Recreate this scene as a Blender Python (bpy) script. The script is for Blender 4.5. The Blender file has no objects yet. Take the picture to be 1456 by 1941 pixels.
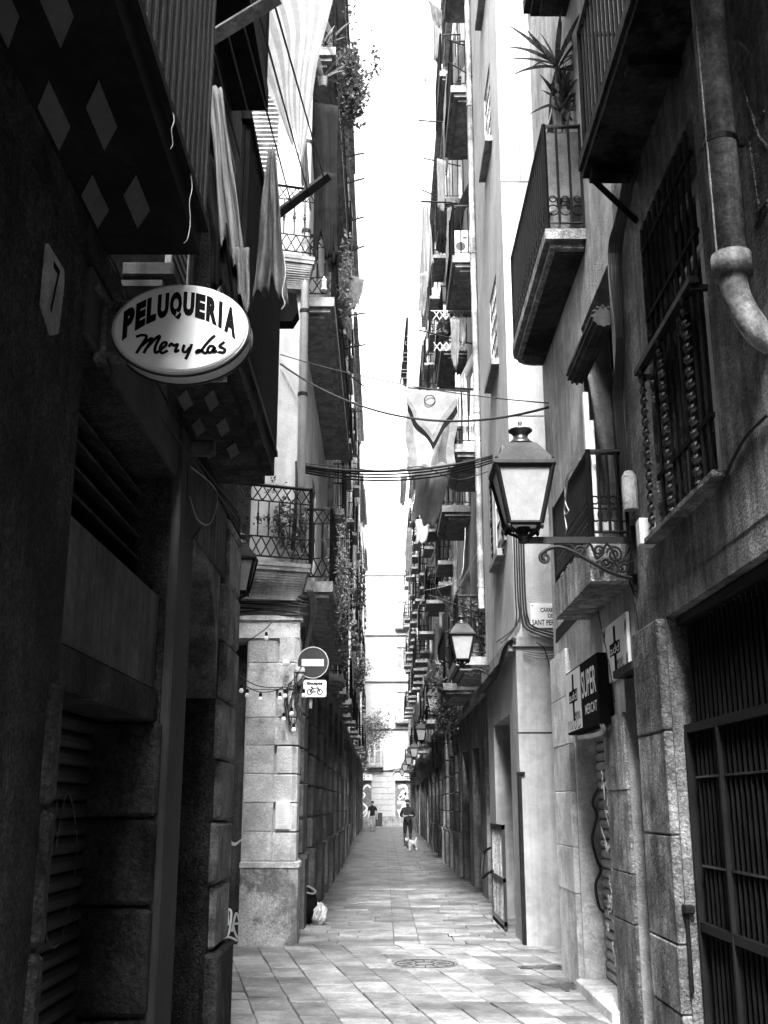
import bpy, bmesh, math, random
from mathutils import Vector, Matrix
R = math.radians
SC = bpy.context.scene
COL = SC.collection

# ---------------------------------------------------------------- camera
CAM_H = 1.6
PITCH = R(15.2)
cd = bpy.data.cameras.new('camera')
cam = bpy.data.objects.new('camera', cd)
COL.objects.link(cam)
cam.location = (0, 0, CAM_H)
cam.rotation_euler = (R(90) + PITCH, 0, 0)
cd.sensor_fit = 'VERTICAL'
cd.sensor_height = 36.0
cd.sensor_width = 27.0
cd.lens = 36.0 * 2040.0 / 1941.0
cd.clip_start = 0.05
cd.clip_end = 2000
SC.camera = cam

# ---------------------------------------------------------------- sky, sun, exposure
SUN_EL, SUN_AZ = R(50), R(4.0)          # light travels towards +Y and slightly towards +X
world = bpy.data.worlds.new('World')
SC.world = world
world.use_nodes = True
wn = world.node_tree.nodes
wl = world.node_tree.links
wn.clear()
sky = wn.new('ShaderNodeTexSky')
sky.sky_type = 'NISHITA'
sky.sun_disc = False
sky.sun_elevation = SUN_EL
sky.sun_rotation = R(180) + SUN_AZ
sky.dust_density = 4.0
bw = wn.new('ShaderNodeRGBToBW')         # black-and-white photograph: neutral daylight
bg = wn.new('ShaderNodeBackground')
bg.inputs['Strength'].default_value = 0.15
wo = wn.new('ShaderNodeOutputWorld')
wl.new(sky.outputs[0], bw.inputs[0])
wl.new(bw.outputs[0], bg.inputs['Color'])
wl.new(bg.outputs[0], wo.inputs['Surface'])
sd = bpy.data.lights.new('sun', 'SUN')
sd.energy = 1.5
sd.angle = R(12)
sd.color = (1, 1, 1)
sun = bpy.data.objects.new('sun', sd)
COL.objects.link(sun)
sdir = Vector((math.sin(SUN_AZ) * math.cos(SUN_EL), math.cos(SUN_AZ) * math.cos(SUN_EL), -math.sin(SUN_EL)))
sun.rotation_euler = sdir.to_track_quat('-Z', 'Y').to_euler()
sun.location = (0, -20, 40)
SC.view_settings.view_transform = 'Standard'
SC.view_settings.look = 'None'
SC.view_settings.gamma = 1.0
SC.view_settings.use_curve_mapping = False
SC.view_settings.exposure = 3.5
SC.cycles.use_denoising = True
SC.cycles.max_bounces = 8
SC.cycles.diffuse_bounces = 3
SC.cycles.glossy_bounces = 3
SC.cycles.transmission_bounces = 4
SC.cycles.transparent_max_bounces = 6
SC.cycles.caustics_reflective = False
SC.cycles.caustics_refractive = False

# ---------------------------------------------------------------- layout helpers: picture point + real distance -> place
_c, _s = math.cos(PITCH), math.sin(PITCH)
def _ray(px, py):
    u = (px - 728.0) / 2040.0; v = (970.5 - py) / 2040.0
    return (u, _c - _s * v, _s + _c * v)
def PX(px, py, X):
    d = _ray(px, py); t = X / d[0]; return Vector((X, t * d[1], CAM_H + t * d[2]))
def PY(px, py, Y):
    d = _ray(px, py); t = Y / d[1]; return Vector((t * d[0], Y, CAM_H + t * d[2]))
def PZ(px, py, Z=0.0):
    d = _ray(px, py); t = (Z - CAM_H) / d[2]; return Vector((t * d[0], t * d[1], Z))

# ---------------------------------------------------------------- materials (black-and-white picture: all greys)
MATS = {}
def mat(name, v, rough=0.85, var=0.25, scale=3.0, bump=0.15, bscale=60.0, ov=0.0, streak=0.0, metal=0.0,
        trans=0.0, spec=0.3, stain=0.0, wave=None, dist=0.01, speck=0.0):
    if name in MATS: return MATS[name]
    m = bpy.data.materials.new(name); m.use_nodes = True
    nt = m.node_tree; n = nt.nodes; L = nt.links
    n.clear()
    out = n.new('ShaderNodeOutputMaterial'); p = n.new('ShaderNodeBsdfPrincipled')
    p.inputs['Roughness'].default_value = rough; p.inputs['Metallic'].default_value = metal
    p.inputs['Specular IOR Level'].default_value = spec
    geo = n.new('ShaderNodeNewGeometry')
    def noise(sc, det=5.0, vec=None, ro=0.6):
        t = n.new('ShaderNodeTexNoise'); t.inputs['Scale'].default_value = sc
        t.inputs['Detail'].default_value = det; t.inputs['Roughness'].default_value = ro
        L.new(vec if vec is not None else geo.outputs['Position'], t.inputs['Vector'])
        return t.outputs[0]
    def mrange(x, a, b, lo, hi):
        t = n.new('ShaderNodeMapRange'); L.new(x, t.inputs[0])
        for i, q in zip((1, 2, 3, 4), (a, b, lo, hi)): t.inputs[i].default_value = q
        return t.outputs[0]
    def mul(a, b):
        t = n.new('ShaderNodeMath'); t.operation = 'MULTIPLY'
        for i, q in enumerate((a, b)):
            if isinstance(q, (int, float)): t.inputs[i].default_value = q
            else: L.new(q, t.inputs[i])
        return t.outputs[0]
    fac = mul(mrange(noise(scale), 0.38, 0.62, 1 - var, 1 + var), float(v))
    fac = mul(fac, mrange(noise(scale * 9, 4.0), 0.36, 0.64, 1 - var * 0.6, 1 + var * 0.6))
    if speck: fac = mul(fac, mrange(noise(75.0, 3.0, None, 0.7), 0.38, 0.62, 1 - speck, 1 + speck))
    if ov:
        oi = n.new('ShaderNodeObjectInfo')
        fac = mul(fac, mrange(oi.outputs['Random'], 0, 1, 1 - ov, 1 + ov))
    if streak:
        mp = n.new('ShaderNodeMapping'); mp.inputs['Scale'].default_value = (9, 9, 0.35)
        L.new(geo.outputs['Position'], mp.inputs['Vector'])
        fac = mul(fac, mrange(noise(1.0, 4.0, mp.outputs[0]), 0.35, 0.65, 1 - streak, 1.0 + streak * 0.3))
    if stain:
        fac = mul(fac, mrange(noise(1.3, 8.0, None, 0.72), 0.45, 0.53, 1 - stain, 1.0))
    if wave:                                   # printed stripes: (axis, scale, depth)
        w = n.new('ShaderNodeTexWave'); w.wave_type = 'BANDS'; w.bands_direction = wave[0]
        w.inputs['Scale'].default_value = wave[1]; w.inputs['Distortion'].default_value = 0.4
        L.new(geo.outputs['Position'], w.inputs['Vector'])
        fac = mul(fac, mrange(w.outputs['Fac'], 0.2, 0.8, 1 - wave[2], 1.0))
    cmb = n.new('ShaderNodeCombineColor')
    for i in range(3): L.new(fac, cmb.inputs[i])
    L.new(cmb.outputs[0], p.inputs['Base Color'])
    if bump:
        b = n.new('ShaderNodeBump'); b.inputs['Strength'].default_value = min(1.0, bump)
        b.inputs['Distance'].default_value = dist
        L.new(noise(bscale, 4.0), b.inputs['Height']); L.new(b.outputs[0], p.inputs['Normal'])
    if trans:
        tr = n.new('ShaderNodeBsdfTranslucent'); L.new(cmb.outputs[0], tr.inputs['Color'])
        mx = n.new('ShaderNodeMixShader'); mx.inputs[0].default_value = trans
        L.new(p.outputs[0], mx.inputs[1]); L.new(tr.outputs[0], mx.inputs[2]); L.new(mx.outputs[0], out.inputs[0])
    else:
        L.new(p.outputs[0], out.inputs[0])
    MATS[name] = m
    return m
mat('joint', 0.07, var=0.4, scale=4)
mat('paving', 0.145, var=0.30, scale=2.2, ov=0.30, bump=0.6, bscale=45, stain=0.3, speck=0.18, rough=0.7, dist=0.006)
mat('paving_light', 0.20, var=0.25, scale=2.5, ov=0.15, bump=0.5, bscale=50, stain=0.25, speck=0.18, rough=0.7)
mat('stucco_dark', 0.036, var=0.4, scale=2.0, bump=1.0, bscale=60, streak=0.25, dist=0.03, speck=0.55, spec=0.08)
mat('plaster_smooth', 0.045, var=0.15, scale=2.0, bump=0.15, bscale=30, spec=0.1)
mat('stone_dark', 0.03, var=0.5, scale=3.0, bump=0.9, bscale=35, ov=0.2, stain=0.5, dist=0.03, speck=0.3, spec=0.08)
mat('board', 0.075, var=0.3, scale=3.0, bump=0.2, bscale=30, streak=0.45, spec=0.1)
mat('black', 0.008, var=0.3, bump=0.1, rough=1.0, spec=0.05)
mat('iron', 0.006, rough=0.6, var=0.4, scale=8, bump=0.2, bscale=80, spec=0.18)
mat('iron_shiny', 0.014, rough=0.35, var=0.4, scale=8, bump=0.15, bscale=90, spec=0.6)
mat('soffit_black', 0.012, var=0.3, bump=0.2, spec=0.05)
mat('soffit_peeling', 0.03, var=0.5, scale=3, stain=0.85, bump=0.5, bscale=20, spec=0.08)
mat('tile_pale', 0.09, var=0.12, bump=0.05)
mat('wood_dark', 0.05, var=0.35, scale=3, streak=0.5, bump=0.3, spec=0.1)
mat('wood_grey', 0.09, var=0.3, scale=3, streak=0.5, bump=0.3, spec=0.1)
mat('quoin', 0.16, var=0.35, scale=4, bump=0.7, bscale=40, ov=0.15, stain=0.4, dist=0.02, speck=0.25, spec=0.12)
mat('stone_light', 0.44, var=0.17, scale=4, bump=0.7, bscale=45, ov=0.24, stain=0.35, dist=0.02, speck=0.12)
mat('stone_mid', 0.21, var=0.4, scale=4, bump=1.0, bscale=35, ov=0.25, stain=0.5, streak=0.4, dist=0.03, speck=0.24, spec=0.15)
mat('plinth_stone', 0.30, var=0.25, scale=3, bump=0.7, bscale=40, stain=0.6, dist=0.02, speck=0.25)
mat('wall_right', 0.24, var=0.4, scale=1.5, bump=1.0, bscale=50, streak=0.5, stain=0.35, dist=0.03, speck=0.35, spec=0.15)
mat('wall_white', 0.37, var=0.10, scale=0.9, bump=0.5, bscale=60, streak=0.16, stain=0.12, dist=0.015)
mat('wall_right_light', 0.30, var=0.24, scale=1.1, bump=0.8, bscale=50, streak=0.28, stain=0.25, dist=0.02, spec=0.15)
mat('wall_pale', 0.66, var=0.12, scale=1.2, bump=0.4, bscale=50, streak=0.25)
mat('wall_grey', 0.50, var=0.2, scale=1.2, bump=0.5, bscale=50, streak=0.35)
mat('wall_tan', 0.58, var=0.2, scale=1.4, bump=0.5, bscale=50, streak=0.3)
mat('base_stone', 0.13, var=0.35, scale=2.2, bump=0.6, bscale=30, streak=0.35, ov=0.2, spec=0.12)  # darker than the upper walls: ground-floor light falloff partly put into this colour
mat('base_stone_b', 0.20, var=0.35, scale=2.2, bump=0.6, bscale=30, streak=0.35, ov=0.25, spec=0.12)  # also carries part of the ground-floor falloff in its colour
mat('base_plaster', 0.28, var=0.13, scale=1.2, bump=0.35, bscale=40, streak=0.22, stain=0.18)
mat('slab_stone', 0.20, var=0.3, scale=4, bump=0.4, bscale=40, streak=0.35)
mat('zinc', 0.36, rough=0.65, var=0.45, scale=4, bump=0.5, bscale=40, streak=0.6, stain=0.4, speck=0.2)
mat('pipe_white', 0.7, rough=0.5, var=0.1, bump=0.05, streak=0.15)
mat('enamel', 0.24, rough=0.5, var=0.25, scale=8, bump=0.1, stain=0.4)
mat('sign_white', 0.68, rough=0.35, var=0.04, scale=2, bump=0.0, spec=0.5)
mat('sign_black', 0.006, rough=0.9, var=0.1, bump=0, spec=0.04)
mat('sign_red', 0.022, rough=0.4, var=0.1, bump=0)
mat('sign_grey', 0.40, rough=0.5, var=0.12, bump=0)
mat('paper', 0.5, rough=0.8, var=0.06, bump=0)
mat('glass_dark', 0.02, rough=0.08, var=0.2, bump=0, spec=0.6)
mat('lamp_glass', 0.50, rough=0.3, var=0.10, scale=9, bump=0, trans=0.55)
mat('bulb', 0.85, rough=0.2, var=0.02, bump=0, trans=0.4)
mat('frame_white', 0.55, rough=0.6, var=0.15, bump=0.05)
mat('frame_dark', 0.03, rough=0.6, var=0.3, bump=0.1, spec=0.15)
mat('shutter_green', 0.12, rough=0.7, var=0.25, bump=0.1, ov=0.3)
mat('blind', 0.5, rough=0.8, var=0.15, bump=0.1, ov=0.3, trans=0.25)
mat('metal_shutter', 0.16, rough=0.45, var=0.3, scale=6, bump=0.2, metal=0.4, spec=0.5)
mat('metal_shutter_dark', 0.018, rough=0.5, var=0.3, scale=6, bump=0.2, spec=0.4)  # near black: shade of the recesses put into the shutter colour
mat('graffiti', 0.75, rough=0.6, var=0.15, bump=0)
mat('graffiti_dark', 0.07, rough=0.6, var=0.15, bump=0)
mat('cloth_grey', 0.09, var=0.25, scale=6, bump=0.4, bscale=150, trans=0.2, spec=0.08)
mat('cloth_dark', 0.008, var=0.3, scale=6, bump=0.3, bscale=90, trans=0.05, spec=0.03)
mat('cloth_mid', 0.17, var=0.2, scale=6, bump=0.3, bscale=120, trans=0.3, spec=0.08)
mat('cloth_light', 0.24, var=0.1, scale=6, bump=0.3, bscale=120, trans=0.35, spec=0.08)
mat('cloth_white', 0.42, var=0.05, scale=6, bump=0.2, bscale=120, trans=0.35, spec=0.08)
mat('cloth_pale', 0.34, var=0.1, scale=6, bump=0.2, bscale=120, trans=0.3)
mat('cable', 0.012, rough=0.6, var=0.2, bump=0)
mat('cable_light', 0.3, rough=0.6, var=0.2, bump=0)
mat('leaf', 0.07, rough=0.5, var=0.5, scale=30, bump=0, trans=0.35, spec=0.3, ov=0.25)
mat('leaf_light', 0.14, rough=0.5, var=0.4, scale=30, bump=0, trans=0.4, spec=0.3, ov=0.25)
mat('stem', 0.08, var=0.3, bump=0.2)
mat('pot', 0.14, var=0.3, bump=0.2)
mat('reed', 0.5, var=0.3, scale=20, bump=0.2, streak=0.4)
mat('skin', 0.28, rough=0.6, var=0.05, bump=0)
mat('hair', 0.012, rough=0.6, var=0.2, bump=0.3, bscale=200)
mat('shirt_dark', 0.02, var=0.2, bump=0.2, spec=0.05)
mat('shirt_black', 0.012, var=0.2, bump=0.2, spec=0.05)
mat('shorts', 0.014, var=0.2, bump=0.2, spec=0.05)
mat('jeans', 0.22, var=0.25, bump=0.2)
mat('shoe', 0.03, var=0.2, bump=0)
mat('fur', 0.4, var=0.2, scale=25, bump=0.6, bscale=150)
mat('plastic_white', 0.45, rough=0.4, var=0.1, bump=0.1, trans=0.15)
mat('wet', 0.03, rough=0.3, var=0.3, bump=0.1, spec=0.6)
mat('end_stone', 0.30, var=0.08, scale=1.0, bump=0.3, bscale=20, ov=0.06)
mat('roof', 0.2, var=0.2)

# ---------------------------------------------------------------- mesh builder
class Plane:
    """a vertical wall plane: axis 'x' (points c,u,v) or 'y' (points u,c,v); n is the outward sign"""
    def __init__(s, axis, c, n): s.axis, s.c, s.n = axis, c, n
    def pt(s, u, v, d=0.0):
        return (s.c + s.n * d, u, v) if s.axis == 'x' else (u, s.c + s.n * d, v)
class MB:
    def __init__(s): s.v, s.f, s.m = [], [], []
    def add(s, vs, fs, mi=0):
        k = len(s.v); s.v += [tuple(a) for a in vs]; s.f += [tuple(i + k for i in f) for f in fs]; s.m += [mi] * len(fs)
    def quad(s, a, b, c, d, mi=0): s.add((a, b, c, d), ((0, 1, 2, 3),), mi)
    def box(s, x0, x1, y0, y1, z0, z1, mi=0):
        s.add([(x, y, z) for x in (x0, x1) for y in (y0, y1) for z in (z0, z1)],
              ((0, 1, 3, 2), (4, 6, 7, 5), (0, 4, 5, 1), (2, 3, 7, 6), (0, 2, 6, 4), (1, 5, 7, 3)), mi)
    def pbox(s, pl, u0, u1, v0, v1, d0, d1, mi=0):
        a = pl.pt(u0, v0, d0); b = pl.pt(u1, v1, d1)
        s.box(min(a[0], b[0]), max(a[0], b[0]), min(a[1], b[1]), max(a[1], b[1]), min(a[2], b[2]), max(a[2], b[2]), mi)
    def cbox(s, x0, x1, y0, y1, z0, z1, c=0.01):
        """box with chamfered edges"""
        X = (x0, x1); Y = (y0, y1); Z = (z0, z1); sg = (1, -1)
        vs = []; idx = {}
        for i in (0, 1):
            for j in (0, 1):
                for k in (0, 1):
                    for a in range(3):
                        p = [X[i], Y[j], Z[k]]
                        for b, q in enumerate((i, j, k)):
                            if b != a: p[b] += sg[q] * c
                        idx[(i, j, k, a)] = len(vs); vs.append(tuple(p))
        fs = []
        for a in range(3):
            o = [b for b in range(3) if b != a]
            for q in (0, 1):
                ring = []
                for (m, n) in ((0, 0), (1, 0), (1, 1), (0, 1)):
                    t = [0, 0, 0]; t[a] = q; t[o[0]] = m; t[o[1]] = n
                    ring.append(idx[(t[0], t[1], t[2], a)])
                fs.append(ring)
        for a in range(3):
            o = [b for b in range(3) if b != a]
            for m in (0, 1):
                for n in (0, 1):
                    t0 = [0, 0, 0]; t0[o[0]] = m; t0[o[1]] = n; t1 = list(t0); t1[a] = 1
                    fs.append([idx[tuple(t0) + (o[0],)], idx[tuple(t1) + (o[0],)], idx[tuple(t1) + (o[1],)], idx[tuple(t0) + (o[1],)]])
        for i in (0, 1):
            for j in (0, 1):
                for k in (0, 1): fs.append([idx[(i, j, k, a)] for a in range(3)])
        s.add(vs, fs)
    def prism(s, poly, z0, z1, shrink=0.0):
        n = len(poly); cx = sum(p[0] for p in poly) / n; cy = sum(p[1] for p in poly) / n
        vs = [(p[0], p[1], z0) for p in poly]
        if shrink:
            top = []
            for p in poly:
                dx, dy = cx - p[0], cy - p[1]; l = math.hypot(dx, dy) or 1
                top.append((p[0] + dx / l * shrink, p[1] + dy / l * shrink, z1))
            vs += [(p[0], p[1], z1 - shrink) for p in poly] + top
            fs = [[i, (i + 1) % n, n + (i + 1) % n, n + i] for i in range(n)] + \
                 [[n + i, n + (i + 1) % n, 2 * n + (i + 1) % n, 2 * n + i] for i in range(n)] + [list(range(2 * n, 3 * n))]
        else:
            vs += [(p[0], p[1], z1) for p in poly]
            fs = [[i, (i + 1) % n, n + (i + 1) % n, n + i] for i in range(n)] + [list(range(n))[::-1], list(range(n, 2 * n))]
        s.add(vs, fs)
    def pprism(s, pl, poly, d0, d1):
        """polygon (u,v) in a wall plane, extruded from depth d0 to d1"""
        n = len(poly)
        vs = [pl.pt(u, v, d0) for u, v in poly] + [pl.pt(u, v, d1) for u, v in poly]
        s.add(vs, [[i, (i + 1) % n, n + (i + 1) % n, n + i] for i in range(n)] + [list(range(n)), list(range(n, 2 * n))[::-1]])
    def tube(s, pts, r, n=6, closed=False, rs=None):
        pts = [Vector(p) for p in pts]; k = len(pts)
        if k < 2: return
        up = None; rings = []
        for i, p in enumerate(pts):
            a = pts[i - 1] if (i > 0 or closed) else p
            b = pts[(i + 1) % k] if (i < k - 1 or closed) else p
            t = (b - a)
            t = t.normalized() if t.length > 1e-9 else Vector((0, 0, 1))
            if up is None or abs(up.dot(t)) > 0.98:
                up = Vector((0, 0, 1)) if abs(t.z) < 0.9 else Vector((1, 0, 0))
            e = t.cross(up).normalized(); g = e.cross(t).normalized(); up = g
            rr = rs[i] if rs else r
            rings.append([p + (e * math.cos(6.28319 * j / n) + g * math.sin(6.28319 * j / n)) * rr for j in range(n)])
        fs = []
        for i in range(k if closed else k - 1):
            for j in range(n):
                fs.append((i * n + j, i * n + (j + 1) % n, ((i + 1) % k) * n + (j + 1) % n, ((i + 1) % k) * n + j))
        if not closed: fs += [tuple(range(n))[::-1], tuple(range((k - 1) * n, k * n))]
        s.add([q for rg in rings for q in rg], fs)
    def lathe(s, c, prof, n=16, axis='z'):
        vs = []; k = len(prof)
        for r, h in prof:
            for j in range(n):
                a = 6.28319 * j / n; x, y = r * math.cos(a), r * math.sin(a)
                vs.append((c[0] + x, c[1] + y, c[2] + h) if axis == 'z' else ((c[0] + x, c[1] + h, c[2] + y) if axis == 'y' else (c[0] + h, c[1] + x, c[2] + y)))
        fs = [(i * n + j, i * n + (j + 1) % n, (i + 1) * n + (j + 1) % n, (i + 1) * n + j) for i in range(k - 1) for j in range(n)]
        fs += [tuple(range(n))[::-1], tuple(range((k - 1) * n, k * n))]
        s.add(vs, fs)
    def sheet(s, fn, nu, nv):
        vs = [tuple(fn(i / nu, j / nv)) for i in range(nu + 1) for j in range(nv + 1)]
        s.add(vs, [(i * (nv + 1) + j, (i + 1) * (nv + 1) + j, (i + 1) * (nv + 1) + j + 1, i * (nv + 1) + j + 1) for i in range(nu) for j in range(nv)])
    def bar(s, a, b, w, h=None):
        """square bar from a to b"""
        s.tube((a, b), w * 0.7071, 4)
    def wall(s, pl, u0, u1, v0, v1, ops, depth):
        us = sorted({u0, u1} | {max(u0, min(u1, o[k])) for o in ops for k in (0, 1)})
        vs = sorted({v0, v1} | {max(v0, min(v1, o[k])) for o in ops for k in (2, 3)})
        for i in range(len(us) - 1):
            for j in range(len(vs) - 1):
                cu, cv = (us[i] + us[i + 1]) / 2, (vs[j] + vs[j + 1]) / 2
                if any(o[0] < cu < o[1] and o[2] < cv < o[3] for o in ops): continue
                s.quad(pl.pt(us[i], vs[j]), pl.pt(us[i + 1], vs[j]), pl.pt(us[i + 1], vs[j + 1]), pl.pt(us[i], vs[j + 1]))
        for o in ops:
            d = -(o[4] if len(o) > 4 else depth)
            a, b, c, e = o[:4]
            for (p, q) in (((a, c), (b, c)), ((b, c), (b, e)), ((b, e), (a, e)), ((a, e), (a, c))):
                s.quad(pl.pt(*p), pl.pt(*q), pl.pt(q[0], q[1], d), pl.pt(p[0], p[1], d))
    def leaf(s, p, d, up, l, w):
        d = d.normalized(); e = d.cross(up)
        e = e.normalized() if e.length > 1e-6 else Vector((1, 0, 0))
        s.add([p, p + d * l * 0.45 + e * w, p + d * l, p + d * l * 0.45 - e * w], ((0, 1, 2, 3),))
    def foliage(s, c, rad, n, l, rng, droop=0.0):
        cl = [(Vector((rng.gauss(0, 0.5) * rad[0], rng.gauss(0, 0.5) * rad[1], rng.gauss(0, 0.5) * rad[2]))) for _ in range(max(4, n // 25))]
        for _ in range(n):
            q = Vector(c) + rng.choice(cl) + Vector((rng.gauss(0, 0.22) * rad[0], rng.gauss(0, 0.22) * rad[1], rng.gauss(0, 0.22) * rad[2]))
            d = Vector((rng.uniform(-1, 1), rng.uniform(-1, 1), rng.uniform(-0.6, 1) - droop))
            s.leaf(q, d, Vector((rng.uniform(-1, 1), rng.uniform(-1, 1), 1)), l * rng.uniform(0.6, 1.3), l * rng.uniform(0.18, 0.34))
    def blade(s, p, az, el, l, w, bend, k=5):
        p = Vector(p); pts = []; e = Vector((-math.sin(az), math.cos(az), 0))
        for i in range(k + 1):
            ww = w * math.sin(math.pi * min(1, 0.18 + 0.82 * i / k)) if i < k else 0.001
            pts += [p + e * ww, p - e * ww]
            a = el - bend * i / k
            p = p + Vector((math.cos(az) * math.cos(a), math.sin(az) * math.cos(a), math.sin(a))) * (l / k)
        s.add(pts, [(2 * i, 2 * i + 2, 2 * i + 3, 2 * i + 1) for i in range(k)])

WL = {}
def tag(o, label=None, cat=None, group=None, kind=None):
    if label: o['label'] = label
    if cat: o['category'] = cat
    if group: o['group'] = group
    if kind: o['kind'] = kind
    return o
def empty(name, loc, label=None, cat=None, group=None, parent=None):
    o = bpy.data.objects.new(name, None); COL.objects.link(o); o.empty_display_size = 0.1
    loc = Vector(loc)
    if parent is not None: o.parent = parent; o.location = loc - WL[parent.name]
    else: o.location = loc
    WL[o.name] = loc
    return tag(o, label, cat, group)
def obj(name, mb, m, parent=None, label=None, cat=None, group=None, kind=None, smooth=False):
    vs = mb.v
    lo = [min(v[i] for v in vs) for i in range(3)]; hi = [max(v[i] for v in vs) for i in range(3)]
    org = Vector(((lo[0] + hi[0]) / 2, (lo[1] + hi[1]) / 2, lo[2]))
    me = bpy.data.meshes.new(name)
    me.from_pydata([(v[0] - org[0], v[1] - org[1], v[2] - org[2]) for v in vs], [], mb.f)
    for q in (m if isinstance(m, (list, tuple)) else [m]): me.materials.append(MATS[q])
    if any(mb.m): me.polygons.foreach_set('material_index', mb.m)
    if smooth: me.polygons.foreach_set('use_smooth', [True] * len(me.polygons))
    o = bpy.data.objects.new(name, me); COL.objects.link(o)
    if parent is not None: o.parent = parent; o.location = org - WL[parent.name]
    else: o.location = org
    WL[o.name] = org
    return tag(o, label, cat, group, kind)
def inst(name, src, loc, parent, scale=(1, 1, 1), rot=(0, 0, 0)):
    """another piece sharing a mesh; loc in world"""
    o = bpy.data.objects.new(name, src.data); COL.objects.link(o)
    o.parent = parent; o.location = Vector(loc) - WL[parent.name]; o.scale = scale; o.rotation_euler = rot
    WL[o.name] = Vector(loc)
    return o
def copy_tree(o, parent=None):
    c = o.copy(); COL.objects.link(c); c.parent = parent
    for ch in list(o.children): copy_tree(ch, c)
    return c
def catenary(a, b, sag, n=14):
    a, b = Vector(a), Vector(b)
    return [a.lerp(b, i / n) - Vector((0, 0, sag * 4 * (i / n) * (1 - i / n))) for i in range(n + 1)]

# text -> flat mesh data (unit box), made once per string
_TX = {}
def text_data(s, shear=0.0, bold=0.0):
    key = (s, shear, bold)
    if key in _TX: return _TX[key]
    cu = bpy.data.curves.new('lettering', 'FONT'); cu.body = s; cu.shear = shear; cu.offset = bold; cu.resolution_u = 3
    ob = bpy.data.objects.new('lettering', cu); COL.objects.link(ob)
    dg = bpy.context.evaluated_depsgraph_get()
    me = bpy.data.meshes.new_from_object(ob.evaluated_get(dg))
    vs = [tuple(v.co) for v in me.vertices]; fs = [tuple(p.vertices) for p in me.polygons]
    x0 = min(v[0] for v in vs); x1 = max(v[0] for v in vs); y0 = min(v[1] for v in vs); y1 = max(v[1] for v in vs)
    vs = [((v[0] - x0) / (x1 - x0), (v[1] - y0) / (y1 - y0)) for v in vs]
    bpy.data.objects.remove(ob); bpy.data.curves.remove(cu); bpy.data.meshes.remove(me)
    _TX[key] = (vs, fs)
    return _TX[key]
def put_text(mb, s, org, right, up, w, h, shear=0.0, bold=0.0, warp=None):
    vs, fs = text_data(s, shear, bold)
    org, right, up = Vector(org), Vector(right), Vector(up)
    out = []
    for x, y in vs:
        a, b = (warp(x, y) if warp else (x, y))
        out.append(org + right * (a * w) + up * (b * h))
    mb.add(out, fs)
def strokes(mb, lines, org, right, up, w, h, t):
    """flat painted strokes: polylines in a unit box"""
    org, right, up = Vector(org), Vector(right), Vector(up)
    nrm = right.cross(up)
    for ln in lines:
        P = [org + right * (x * w) + up * (y * h) for x, y in ln]
        L_, R_ = [], []
        for i, p in enumerate(P):
            d = (P[min(i + 1, len(P) - 1)] - P[max(i - 1, 0)])
            d = d.normalized() if d.length > 1e-9 else right
            e = nrm.cross(d).normalized() * (t / 2)
            L_.append(p + e); R_.append(p - e)
        k = len(P)
        mb.add(L_ + R_, [(i, i + 1, k + i + 1, k + i) for i in range(k - 1)])
def smooth_line(pts, n=6):
    out = []
    for i in range(len(pts) - 1):
        p0 = pts[max(i - 1, 0)]; p1 = pts[i]; p2 = pts[i + 1]; p3 = pts[min(i + 2, len(pts) - 1)]
        for k in range(n):
            t = k / n
            out.append(tuple(0.5 * (2 * b + (c - a) * t + (2 * a - 5 * b + 4 * c - d) * t * t + (3 * b - a - 3 * c + d) * t ** 3)
                             for a, b, c, d in zip(p0, p1, p2, p3)))
    out.append(tuple(pts[-1]))
    return out

# ================================================================ THE GROUND
rng = random.Random(7)
g = MB(); g.box(-250, 250, -250, 250, -0.3, 0.0)
ground = obj('street_paving', g, 'joint', kind='structure')
def clip(poly, a, b, c):
    """keep a*x+b*y<=c"""
    out = []
    for i, p in enumerate(poly):
        q = poly[(i + 1) % len(poly)]
        dp = a * p[0] + b * p[1] - c; dq = a * q[0] + b * q[1] - c
        if dp <= 0: out.append(p)
        if dp * dq < 0:
            t = dp / (dp - dq); out.append((p[0] + (q[0] - p[0]) * t, p[1] + (q[1] - p[1]) * t))
    return out
def area(poly):
    return abs(sum(p[0] * q[1] - q[0] * p[1] for p, q in zip(poly, poly[1:] + poly[:1]))) / 2
slabs = []                                     # (score, polygon, material)
def rot(u, w): return (0.3 + u - 0.19 * w, 11.0 + w - 0.04 * u)      # joints skewed to the street
u = -14.0
while u < 14:
    cw = rng.choice((0.30, 0.38, 0.34, 0.42, 0.32))
    w = -14 + rng.uniform(0, 0.5)
    while w < 6:
        cl = rng.choice((0.30, 0.42, 0.55, 0.70, 0.36, 0.60))
        gp = 0.004 + rng.uniform(0, 0.004); gw = 0.009 + rng.uniform(0, 0.006); jt = lambda: rng.uniform(-.006, .006)
        poly = [rot(p[0] + jt(), p[1] + jt()) for p in ((u + gp, w + gw), (u + cw - gp, w + gw), (u + cw - gp, w + cl - gw), (u + gp, w + cl - gw))]
        for h in ((0, 1, 13.48), (0, -1, 3.0), (1, 0, 9), (-1, 0, 9)):
            if poly: poly = clip(poly, *h)
        if len(poly) >= 3 and area(poly) > 0.01:
            cx = sum(p[0] for p in poly) / len(poly); cy = sum(p[1] for p in poly) / len(poly)
            vis = 8.5 < cy and -2.0 < cx < 2.5
            if -1.9 < cx < 2.3 or cy > 8.3:
                slabs.append((area(poly) / max(cy, 1) ** 2 if vis else 0, poly, 'paving_light' if rng.random() < 0.24 else 'paving'))
        w += cl
    u += cw
y = 13.5
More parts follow.
